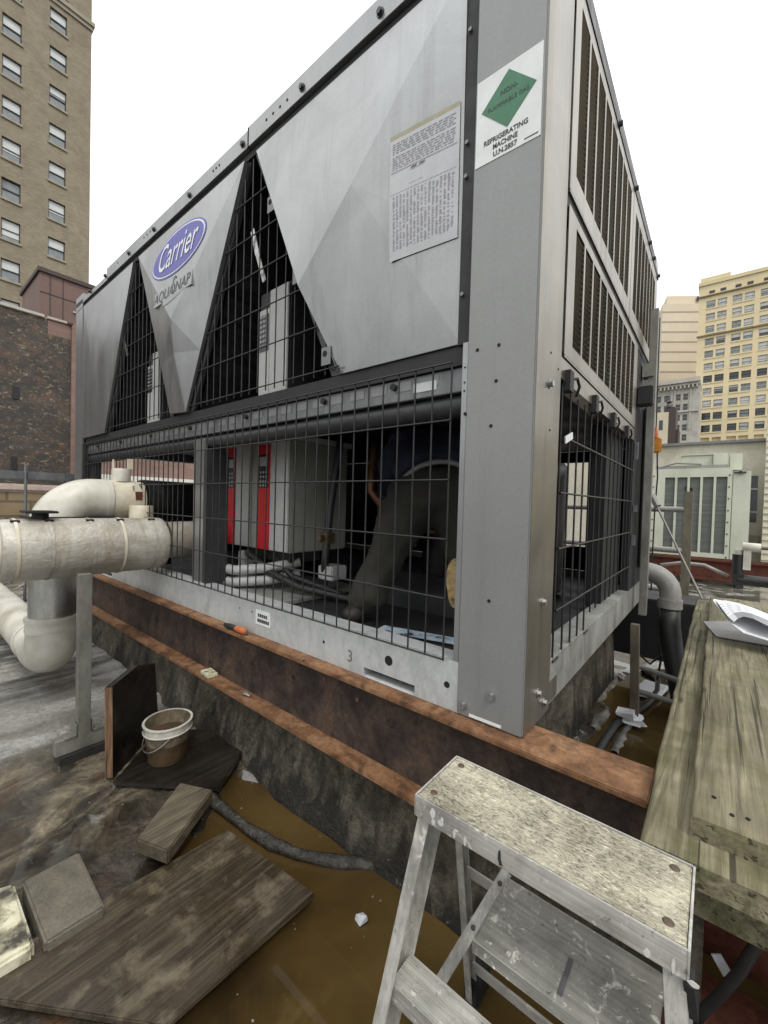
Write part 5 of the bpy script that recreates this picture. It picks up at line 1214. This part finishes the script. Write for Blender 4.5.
# ================================================================== DISTANT BUILDINGS
def window_proto(w, h, parts, mats, depth=.25, axis='y'):
    pass
def win(parent, name, c, w, h, nrm, style, fm, gm, bm_=None, blind=.5, bars=(1,), sill=None):
    """a sash window: frame (part) > pane, blind, sill. c = centre of the opening in the wall plane; nrm 'y-' or 'x+'"""
    def P(u, v, d): return V((c.x+u, c.y+d, c.z+v)) if nrm == 'y-' else V((c.x-d, c.y+u, c.z+v))
    def bx(b, u0, u1, v0, v1, d0, d1): b.hexa([P(u0, v0, d0), P(u1, v0, d0), P(u1, v0, d1), P(u0, v0, d1), P(u0, v1, d0), P(u1, v1, d0), P(u1, v1, d1), P(u0, v1, d1)])
    t = w*.045; b = B(); d0, d1 = style
    bx(b, -w/2, -w/2+t, -h/2, h/2, d0, d1); bx(b, w/2-t, w/2, -h/2, h/2, d0, d1); bx(b, -w/2+t, w/2-t, -h/2, -h/2+t, d0, d1); bx(b, -w/2+t, w/2-t, h/2-t, h/2, d0, d1)
    bx(b, -w/2+t, w/2-t, -t*.7, t*.7, d0, d1)
    for q in bars: 
        if q: bx(b, -t*.4, t*.4, -h/2+t, h/2-t, d0+.01, d1)
    f = obj(name, b, fm, parent)
    b = B(); b.face([P(-w/2, -h/2, d1-.02), P(w/2, -h/2, d1-.02), P(w/2, h/2, d1-.02), P(-w/2, h/2, d1-.02)]); obj('pane', b, gm, f)
    if bm_ and blind > 0:
        b = B(); bx(b, -w/2+t, w/2-t, h/2-t-(h-2*t)*blind, h/2-t, d1-.045, d1-.03); obj('blind', b, bm_, f)
    if sill:
        b = B(); bx(b, -w/2-.06, w/2+.06, -h/2-.12, -h/2-.002, -.07, d0+.05); obj('sill', b, sill, f)
    return f
rnd = random.Random(4)
# tan brick tower at the left
TX = -32
tw = thing('brick_tower', (-36, 0, -30), 'tall tan brick tower block with sash windows at the upper left', 'building')
rows = [14.16+2.29*k-2.29 for k in range(-3, 11)]
ycols = (-2.0, .6, 3.18, 5.30)
wh, ww = 1.16, .84
holes = [(y, y+ww, z-wh, z) for y in ycols for z in [11.82+2.293*k for k in range(-3, 10)]]
b = B(); b.plate_holes([-6, 7.42], [-30, 34], holes, lambda u, v, d: (TX-d, u, v), .3); b.box(TX-9, TX-.45, -6, 7.42, -30, 34); b.face([(TX, 7.42, -30), (TX-.45, 7.42, -30), (TX-.45, 7.42, 34), (TX, 7.42, 34)])
obj('wall', b, M['tower_brick'], tw)
b = B(); b.box(TX, TX+.16, -6, 7.56, 30.75, 31.0); b.box(TX, TX+.08, -6, 7.48, 30.5, 30.749); b.box(TX-6, TX, 7.42, 7.56, 30.75, 31.0); objs('string_course', b, M['stone_trim'], tw)
for y, z0_, z1_ in [(h[0], h[2], h[3]) for h in holes]:
    if y < 2.5 or z0_ < 7: continue
    cl = rnd.choice([.5, .5, .62, .35, .45, .55, .8, 0])
    if z0_ < 14 and y > 4: cl = .95
    win(tw, 'window', V((TX, y+ww/2, (z0_+z1_)/2)), ww-.01, wh-.01, 'x+', (.10, .18), M['winframe'], M['glass'], M['blind'], cl, (), M['stone_trim'])
# red-brown sheet metal penthouse
PX = -14
def cX(px, py, x): return atX(px, py, x)
y0p, y1p = atX(40, 268, PX).y, atX(92, 289, PX).y+.6
zt0 = atX(40, 268, PX).z
zb = atX(40, 318, PX).z-.6
ph = thing('sheet_metal_penthouse', (PX-1, (y0p+y1p)/2, zb), 'red-brown sheet metal roof hut peeping over the dark brick wall', 'roof hut')
b = B(); b.box(PX-2.2, PX, y0p, y1p, zb-2.5, zt0-.08); obj('wall', b, M['redmetal'], ph)
b = B(); b.box(PX-2.3, PX+.06, y0p-.05, y1p, zt0-.079, zt0+.03); obj('roof', b, M['redmetal_dk'], ph)
b = B()
for t in (.18, .42, .95):
    y = y0p+t*(y1p-.6-y0p); b.box(PX, PX+.012, y, y+.02, zb, zt0-.1)
b.box(PX, PX+.012, y0p, y1p, zt0-.62, zt0-.60); objs('seam', b, M['redmetal_dk'], ph)
b = B(); p = atX(75, 313, PX); b.tube([(PX+.03, p.y-.05, p.z), (PX+.03, p.y+.06, p.z)], .02, 8); objs('white_fitting', b, M['white'], ph)
# rough dark brick wall
BX = -12
yr = atX(70.5, 400, BX).y
wz = lambda px, py: atX(px, py, BX).z
bw = thing('old_brick_wall', (BX-.2, 0, ZR), 'sooty old brick wall with patchy mortar at the left behind the chiller', 'wall')
b = B(); b.box(BX-.4, BX, -8, yr, ZR-.05, wz(40, 316)-.02); obj('brickwork', b, M['rubble'], bw)
b = B(); yA = atX(8, 303, BX).y; yB = atX(45, 314, BX).y; yC = atX(47, 315, BX).y; yD = atX(67, 322, BX).y; zc = wz(40, 316)-.018
b.box(BX-.44, BX+.05, -8, yB-.015, zc, zc+.07); b.box(BX-.44, BX+.05, yC, yD, zc, zc+.06); objs('coping_stone', b, M['stone'], bw, bevel=.01)
b = B(); b.box(BX-.44, BX+.06, yD+.01, yr+.02, zc, zc+.05); obj('coping_dark', b, M['redmetal_dk'], bw)
b = B(); b.box(BX-.42, BX+.004, yr-.45, yr-.001, zc-.35, zc-.02); obj('red_brick_band', b, M['pink_brick'], bw)
b = B(); b.box(BX-.5, BX+.06, yr+.002, yr+.32, ZR-.05, zc+.06); obj('pink_brick_pier', b, M['pink_brick'], bw)
b = B()
for px, py, w, h in ((16, 393, .06, .28), (14, 463, .05, .3)):
    p = atX(px, py, BX); b.box(BX, BX+.02, p.y-w, p.y+w, p.z-h/2, p.z+h/2)
objs('dark_gap', b, M['dark'], bw)
# low tan block wall and pinkish coping nearer in
lw = thing('tan_block_wall', (-7, 0, ZR), 'low tan block wall with a pinkish coping behind the white pipes', 'wall')
zt = atX(20, 492, -7).z
b = B(); b.box(-7.3, -7, -8, 1.4, ZR-.05, zt); obj('blockwork', b, M['tan_block'], lw)
b = B(); b.box(-7.34, -6.96, -8, 1.45, zt+.001, zt+.11); obj('coping', b, M['pinkpipe'], lw, bevel=.03)
gr = thing('grey_rail', (-4.6, -.8, .7), 'grey steel rail with a thin rod standing left of the chiller', 'rail')
b = B(); z_ = atX(40, 477, -4.55).z; b.box(-4.60, -4.52, -4, .02, z_-.03, z_+.045); obj('rail', b, M['midgrey'], gr, bevel=.003)
b = B(); p = atX(25.5, 500, -4.5); b.tube([(-4.5, p.y, ZR+.02), (-4.5, p.y, z_+.10)], .012, 8); obj('rod', b, M['midgrey'], gr)
b = B(); b.box(-4.60, -4.52, .021, .09, ZR, z_+.045); b.box(-4.6, -4.52, -3.6, -3.52, ZR, z_-.031); objs('post', b, M['midgrey'], gr)
# reddish wall with white band seen through the left end of the chiller
rw = thing('red_siding_wall', (-10.5, 5, ZR), 'red-brown brick wall with a white band glimpsed through the chiller grille', 'wall')
b = B(); b.box(-10.8, -10.5, 2.0, 9.0, ZR, 2.6); obj('brickwork', b, M['pink_brick'], rw)
b = B(); b.box(-10.499, -10.44, 2.01, 9.0, .72, 1.10); obj('white_band', b, M['white'], rw)
# yellow brick block at the right
YY = 120
cols = [-10.6, -8.4, -3.34, -1.28, 1.33, 3.38, 5.98, 8.03, 10.65, 12.7]
yb = thing('yellow_brick_block', (4, 130, -30), 'yellow brick office block with paired windows at the right', 'building')
rowz = [49.45-2.875*k for k in range(15)]
cols = [-3.34, -1.28, 1.33, 3.38, 5.98, 8.03, 10.65]
holes = [(x, x+1.62, z-1.6, z) for x in cols for z in rowz]
b = B(); b.plate_holes([-4.75, 20], [-30, 53.2], holes, lambda u, v, d: (u, YY+d, v), .4); b.box(-4.75, 20, YY+.5, YY+22, -30, 53.2); b.face([(-4.75, YY, -30), (-4.75, YY+.5, -30), (-4.75, YY+.5, 53.2), (-4.75, YY, 53.2)]); obj('wall', b, M['yellow'], yb)
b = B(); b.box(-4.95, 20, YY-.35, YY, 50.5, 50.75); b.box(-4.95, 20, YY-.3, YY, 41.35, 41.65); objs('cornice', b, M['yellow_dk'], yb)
b = B(); b.box(-4.95, 20, YY-.25, YY+22, 53.2, 54.0); b.box(-4.6, .8, YY+.5, YY+20, 54.0, 55.2); obj('roof_parapet', b, M['yellow_lt'], yb)
b = B()
for k in range(15):
    for x0_, x1_ in ((-3.34, .34), (1.33, 5.0), (5.98, 9.65)):
        z = rowz[k]-1.6; b.box(x0_, x1_, YY-.10, YY, z-.32, z-.02)
objs('spandrel_sill', b, M['yellow_lt'], yb)
b = B()
for x in (-2.9, -.9, 1.7, 3.7, 6.4): b.box(x, x+1.0, YY-.03, YY, 51.1, 51.75)
objs('attic_window', b, M['winframe'], yb)
gl = [M['glass'], M['glass'], M['glass_lt'], M['glass_dk']]
for k in range(11):
    for i, x in enumerate(cols[:6]):
        dark = k > 8 or k == 6
        g = M['glass_dk'] if dark and rnd.random() < .7 else rnd.choice(gl); bl = rnd.choice([0, .25, .5, .8]) if not dark else rnd.choice([0, 0, .3])
        win(yb, 'window', V((x+.81, YY, rowz[k]-.8)), 1.60, 1.58, 'y-', (.15, .30), M['winframe'] if dark else M['stone'], g, M['blind'], bl, (), None)
# beige banded block behind
bb = thing('beige_banded_block', (-10, 160, -30), 'plain beige block with thin dark bands left of the yellow block', 'building')
b = B()
P0, P1 = V((-14.5, 146, 0)), V((-4.4, 153, 0)); dv_ = V((-3.2, 14, 0))
b.prism([(P0.x, P0.y, -30), (P1.x, P1.y, -30), (P1.x+dv_.x, P1.y+dv_.y, -30), (P0.x+dv_.x, P0.y+dv_.y, -30)], (0, 0, 92.2)); obj('wall', b, M['beige'], bb)
b = B(); nn = V((P1-P0).normalized()); ny = V((nn.y, -nn.x, 0))
for k in range(12):
    z = 59.6-k*2.95; q0, q1 = P0+ny*.06, P1+ny*.06
    b.hexa([q0+V((0, 0, z)), q1+V((0, 0, z)), q1-ny*.058+V((0, 0, z)), q0-ny*.058+V((0, 0, z)), q0+V((0, 0, z+.42)), q1+V((0, 0, z+.42)), q1-ny*.058+V((0, 0, z+.42)), q0-ny*.058+V((0, 0, z+.42))])
obj('band', b, M['beige_band'], bb)
b = B(); q0, q1 = P0.lerp(P1, .12)+dv_*.2, P1+dv_*.2
b.prism([(q0.x, q0.y, 62.2), (q1.x, q1.y, 62.2), (q1.x+dv_.x*.5, q1.y+dv_.y*.5, 62.2), (q0.x+dv_.x*.5, q0.y+dv_.y*.5, 62.2)], (0, 0, 3.6)); obj('roof_storey', b, M['beige'], bb)
b = B(); q = P0.lerp(P1, .82)+dv_*.19; b.box(q.x, q.x+1.6, q.y-.3, q.y, 64.0, 65.3); obj('dark_opening', b, M['winframe'], bb)
# ornate grey block
go = thing('ornate_grey_block', (-8, 108, -30), 'ornate grey stone block with a heavy bracketed cornice below the beige block', 'building')
gx = (-10.2, -8.9, -6.95, -5.75, -4.55)
gz = (24.0, 22.0, 19.9, 17.9, 15.9, 13.9)
holes = [(x, x+.8, z-1.25, z) for x in gx[:2]+gx[2:4] for z in gz]
b = B(); b.plate_holes([-14, -3.2], [-30, 25.9], holes, lambda u, v, d: (u, 100+d, v), .4); b.box(-14, -3.2, 100.5, 112, -30, 25.9); obj('wall', b, M['greystone'], go)
b = B(); b.box(-14, -3.2, 99.2, 100, 26.1, 26.5); b.box(-14, -3.2, 99.6, 100, 25.6, 26.099); b.box(-14, -3.2, 99.75, 100, 20.35, 20.6); objs('cornice', b, M['greystone'], go)
b = B()
for i in range(16): x = -13.6+i*.66; b.box(x, x+.26, 99.3, 99.99, 25.0, 25.59)
objs('bracket', b, M['greystone'], go)
b = B()
for x in (-10.6, -7.75, -7.3, -4.7): b.box(x, x+.28, 99.85, 99.998, 16.8, 25.0)
objs('pilaster', b, M['greystone'], go)
b = B(); b.box(-14, -3.2, 101, 111, 26.5, 27.4); obj('roof', b, M['stone'], go)
for x in gx[:4]:
    for z in gz: win(go, 'window', V((x+.4, 100, z-.62)), .78, 1.22, 'y-', (.12, .25), M['stone'], M['glass_dk'], None, 0, (), None)
# cream block with rooftop turret
cb = thing('cream_stair_block', (-5.5, 63, -30), 'small cream block with dark side and roof finial before the ornate grey block', 'building')
b = B(); b.box(-6.6, -4.7, 60, 63, -30, 12.75); obj('wall', b, M['creamwall'], cb)
b = B(); b.box(-4.698, -3.95, 60.0, 63, -30, 13.1); b.box(-3.95, -3.65, 60.4, 63, -30, 10.6); b.box(-5.2, -4.1, 60.3, 61.5, 12.752, 13.4); obj('brick_side', b, M['redmetal_dk'], cb)
b = B(); b.lathe([(0, 15.0), (.06, 14.8), (.12, 14.3), (.34, 14.1), (.22, 13.9), (.38, 13.6), (.40, 13.4)], (-4.75, 60.6, 0), 14); obj('finial', b, M['winframe'], cb, smooth=SM)
b = B(); b.box(-5.65, -5.25, 59.98, 60.0, 10.6, 11.8); obj('window', b, M['glass_dk'], cb)

# ================================================================== WORKER BENT OVER INSIDE THE CHILLER
def skin(name, verts, edges, mat, parent, sub=2, root=0, crease=False):
    me = bpy.data.meshes.new(name); me.from_pydata([V(v[:3]) for v in verts], edges, []); o = bpy.data.objects.new(name, me); COL.objects.link(o)
    md = o.modifiers.new('skin', 'SKIN'); md.use_smooth_shade = True
    for i, v in enumerate(verts):
        s = me.skin_vertices[0].data[i]; r = v[3]; s.radius = (r, r) if not isinstance(r, tuple) else r; s.use_root = (i == root)
    o.modifiers.new('sub', 'SUBSURF').levels = sub; o.modifiers['sub'].render_levels = sub
    dg = bpy.context.evaluated_depsgraph_get(); m2 = bpy.data.meshes.new_from_object(o.evaluated_get(dg))
    bpy.data.objects.remove(o)
    b = B(); b.bm.from_mesh(m2)
    if crease:
        b.bm.normal_update()
        for v_ in b.bm.verts: v_.co += v_.normal*(.020*NZ.noise(V((v_.co.x*9, v_.co.y*9, v_.co.z*15)))+.011*NZ.noise(v_.co*26+V((3, 1, 2))))
    bpy.data.meshes.remove(m2)
    return obj(name, b, mat, parent, smooth=True)
wk = thing('person', (-.75, .5, .097), 'worker in olive trousers and a navy top bent over inside the chiller behind the grille', 'person')
pel = (-.72, .66, .70); chest = (-.95, .86, .96); neck = (-1.04, .99, .985); head = (-1.10, 1.09, .96)
body = [pel+(.075,), (-.80, .72, .80, .075), (-.88, .79, .89, .09), chest+(.10,), neck+(.062,), (-1.07, 1.04, .975, .085), (-1.13, 1.13, .955, .10), (-1.16, 1.19, .94, .07),
        (-.79, .54, .61, .06), (-.78, .41, .43, .055), (-.815, .32, .27, .045), (-.835, .28, .20, .040), (-.835, .27, .17, .030),
        (-.60, .66, .62, .06), (-.50, .62, .40, .055), (-.42, .48, .36, .045), (-.345, .37, .365, .044), (-.34, .34, .36, .036),
        (-1.02, .74, .96, .045), (-1.16, .80, .80, .038), (-1.22, .95, .66, .036), (-1.24, 1.0, .61, .038),
        (-.80, .96, .98, .045), (-.74, 1.12, .84, .038), (-.82, 1.25, .70, .036), (-.84, 1.29, .66, .036)]
ed = [(0, 1), (1, 2), (2, 3), (3, 4), (4, 5), (5, 6), (6, 7), (0, 8), (8, 9), (9, 10), (10, 11), (11, 12), (0, 13), (13, 14), (14, 15), (15, 16), (16, 17), (3, 18), (18, 19), (19, 20), (20, 21), (3, 22), (22, 23), (23, 24), (24, 25)]
skin('body', body, ed, M['skin'], wk)
skin('trousers', [pel+(.18,), (-.80, .725, .81, .172), (-.79, .53, .61, .150), (-.78, .40, .42, .108), (-.815, .32, .27, .084), (-.845, .235, .125, .092), (-.60, .66, .62, .150), (-.50, .62, .40, .118), (-.43, .49, .36, .085), (-.36, .37, .36, .076)],
     [(0, 1), (0, 2), (2, 3), (3, 4), (4, 5), (0, 6), (6, 7), (7, 8), (8, 9)], M['trousers'], wk, 3, 0, True)
skin('jacket', [(-.735, .675, .735, .190), (-.79, .715, .79, .192), (-.88, .79, .89, .198), chest+(.19,), (-1.02, .96, .985, .085), (-1.02, .74, .96, .09), (-1.16, .80, .80, .070), (-1.22, .94, .67, .058), (-.80, .96, .98, .09), (-.74, 1.12, .84, .070), (-.81, 1.24, .71, .058)],
     [(0, 1), (1, 2), (2, 3), (3, 4), (3, 5), (5, 6), (6, 7), (3, 8), (8, 9), (9, 10)], M['shirt'], wk, 3, 0, True)
# belt round the waist, square to the spine
ax = (V(chest)-V(pel)).normalized(); u_ = ax.orthogonal().normalized(); v_ = ax.cross(u_)
c = V((-.712, .652, .690)); b = B(); ring = [c+(u_*math.cos(2*PI*i/28)+v_*math.sin(2*PI*i/28))*.190 for i in range(29)]; b.tube(ring, .013, 8, False); obj('belt', b, M['belt'], wk, smooth=True)
b = B(); bmesh.ops.create_uvsphere(b.bm, u_segments=18, v_segments=12, radius=.118, matrix=Matrix.Translation((-1.12, 1.14, .985)) @ Matrix.Diagonal((1, 1.15, .85, 1))); obj('hair', b, M['hair'], wk, smooth=True)
b = B(); b.prism([(-.335+.040*math.cos(2*PI*i/20)*(1 if math.sin(2*PI*i/20) > 0 else .8), .262, .345+.095*math.sin(2*PI*i/20)) for i in range(20)], (0, .018, 0)); bmesh.ops.translate(b.bm, verts=b.bm.verts, vec=(-.035, 0, -.01)); b2 = obj('boot_sole', b, M['sole'], wk, bevel=.004)
skin('boot', [(-.345, .36, .36, .058), (-.36, .325, .36, .050), (-.37, .315, .29, .044), (-.37, .315, .40, .038)], [(0, 1), (1, 2), (1, 3)], M['boot'], wk)
skin('boot', [(-.84, .26, .15, .050), (-.845, .22, .13, .050), (-.85, .16, .12, .042)], [(0, 1), (1, 2)], M['boot'], wk)
# five-fingered hands
def hand(w, d, side):
    w, d = V(w), V(d).normalized(); s = d.cross(V((0, 0, 1))).normalized(); n_ = s.cross(d)
    vs = [tuple(w)+(.032,), tuple(w+d*.045)+(.034,), tuple(w+d*.08)+(.030,)]; es = [(0, 1), (1, 2)]
    for i, (o, l) in enumerate(((-.030, .065), (-.010, .078), (.010, .072), (.029, .055))):
        k = len(vs); vs += [tuple(w+d*.085+s*o)+(.010,), tuple(w+d*(.085+l*.55)+s*o*1.2-n_*.012)+(.0092,), tuple(w+d*(.085+l*.9)+s*o*1.2-n_*.035)+(.008,)]; es += [(2, k), (k, k+1), (k+1, k+2)]
    k = len(vs); vs += [tuple(w+d*.035+s*side*.036)+(.012,), tuple(w+d*.075+s*side*.058-n_*.01)+(.0095,)]; es += [(1, k), (k, k+1)]
    skin('hand', vs, es, M['skin'], wk)
hand((-1.245, 1.01, .60), (-.1, .5, -.6), 1); hand((-.845, 1.30, .65), (-.2, .5, -.6), -1)

# ================================================================== LIGHT
w = bpy.data.worlds.new('World'); scn.world = w; w.use_nodes = True
nt = w.node_tree; bgn = nt.nodes['Background']; out = nt.nodes['World Output']
SUN_EL, SUN_AZ = 55, 118      # degrees; azimuth measured from +Y towards +X
sk = nt.nodes.new('ShaderNodeTexSky'); sk.sky_type = 'NISHITA'; sk.sun_disc = False
sk.sun_elevation = math.radians(SUN_EL); sk.sun_rotation = math.radians(SUN_AZ); sk.dust_density = 4; sk.air_density = 1.2
hs = nt.nodes.new('ShaderNodeHueSaturation'); hs.inputs['Saturation'].default_value = .10; hs.inputs['Value'].default_value = .8
nt.links.new(sk.outputs[0], hs.inputs['Color'])
# overcast: an even pale cloud sheet, faintly mottled, over the clear-sky colour
tc = nt.nodes.new('ShaderNodeTexCoord'); nzn = nt.nodes.new('ShaderNodeTexNoise'); nzn.inputs['Scale'].default_value = 1.4; nzn.inputs['Detail'].default_value = 5
nt.links.new(tc.outputs['Generated'], nzn.inputs['Vector'])
rp = nt.nodes.new('ShaderNodeValToRGB'); rp.color_ramp.elements[0].color = (7.6, 7.75, 7.85, 1); rp.color_ramp.elements[1].color = (8.6, 8.65, 8.6, 1); rp.color_ramp.elements[0].position = .35; rp.color_ramp.elements[1].position = .65
nt.links.new(nzn.outputs['Fac'], rp.inputs['Fac'])
sxyz = nt.nodes.new('ShaderNodeSeparateXYZ'); nt.links.new(tc.outputs['Generated'], sxyz.inputs[0])
grd = nt.nodes.new('ShaderNodeMapRange'); grd.inputs[1].default_value = 0; grd.inputs[2].default_value = 1; grd.inputs[3].default_value = .82; grd.inputs[4].default_value = 2.5
nt.links.new(sxyz.outputs['Z'], grd.inputs[0])
vm = nt.nodes.new('ShaderNodeVectorMath'); vm.operation = 'SCALE'; nt.links.new(rp.outputs[0], vm.inputs[0]); nt.links.new(grd.outputs[0], vm.inputs['Scale'])
mx = nt.nodes.new('ShaderNodeMix'); mx.data_type = 'RGBA'; mx.inputs[0].default_value = .88
nt.links.new(hs.outputs[0], mx.inputs[6]); nt.links.new(vm.outputs[0], mx.inputs[7]); nt.links.new(mx.outputs[2], bgn.inputs['Color'])
bgn.inputs['Strength'].default_value = .105
sl = bpy.data.lights.new('sun', 'SUN'); sl.energy = 1.3; sl.angle = math.radians(16); sl.color = (1, .96, .90)
so = bpy.data.objects.new('sun', sl); COL.objects.link(so)
sd_ = V((math.sin(math.radians(SUN_AZ))*math.cos(math.radians(SUN_EL)), math.cos(math.radians(SUN_AZ))*math.cos(math.radians(SUN_EL)), math.sin(math.radians(SUN_EL))))
so.rotation_euler = sd_.to_track_quat('Z', 'Y').to_euler(); so.location = (5, -5, 12)
vs_ = scn.view_settings; vs_.view_transform = 'Standard'; vs_.look = 'None'; vs_.exposure = .2; vs_.gamma = 1; vs_.use_curve_mapping = False
scn.cycles.max_bounces = 8; scn.cycles.diffuse_bounces = 4; scn.cycles.glossy_bounces = 4
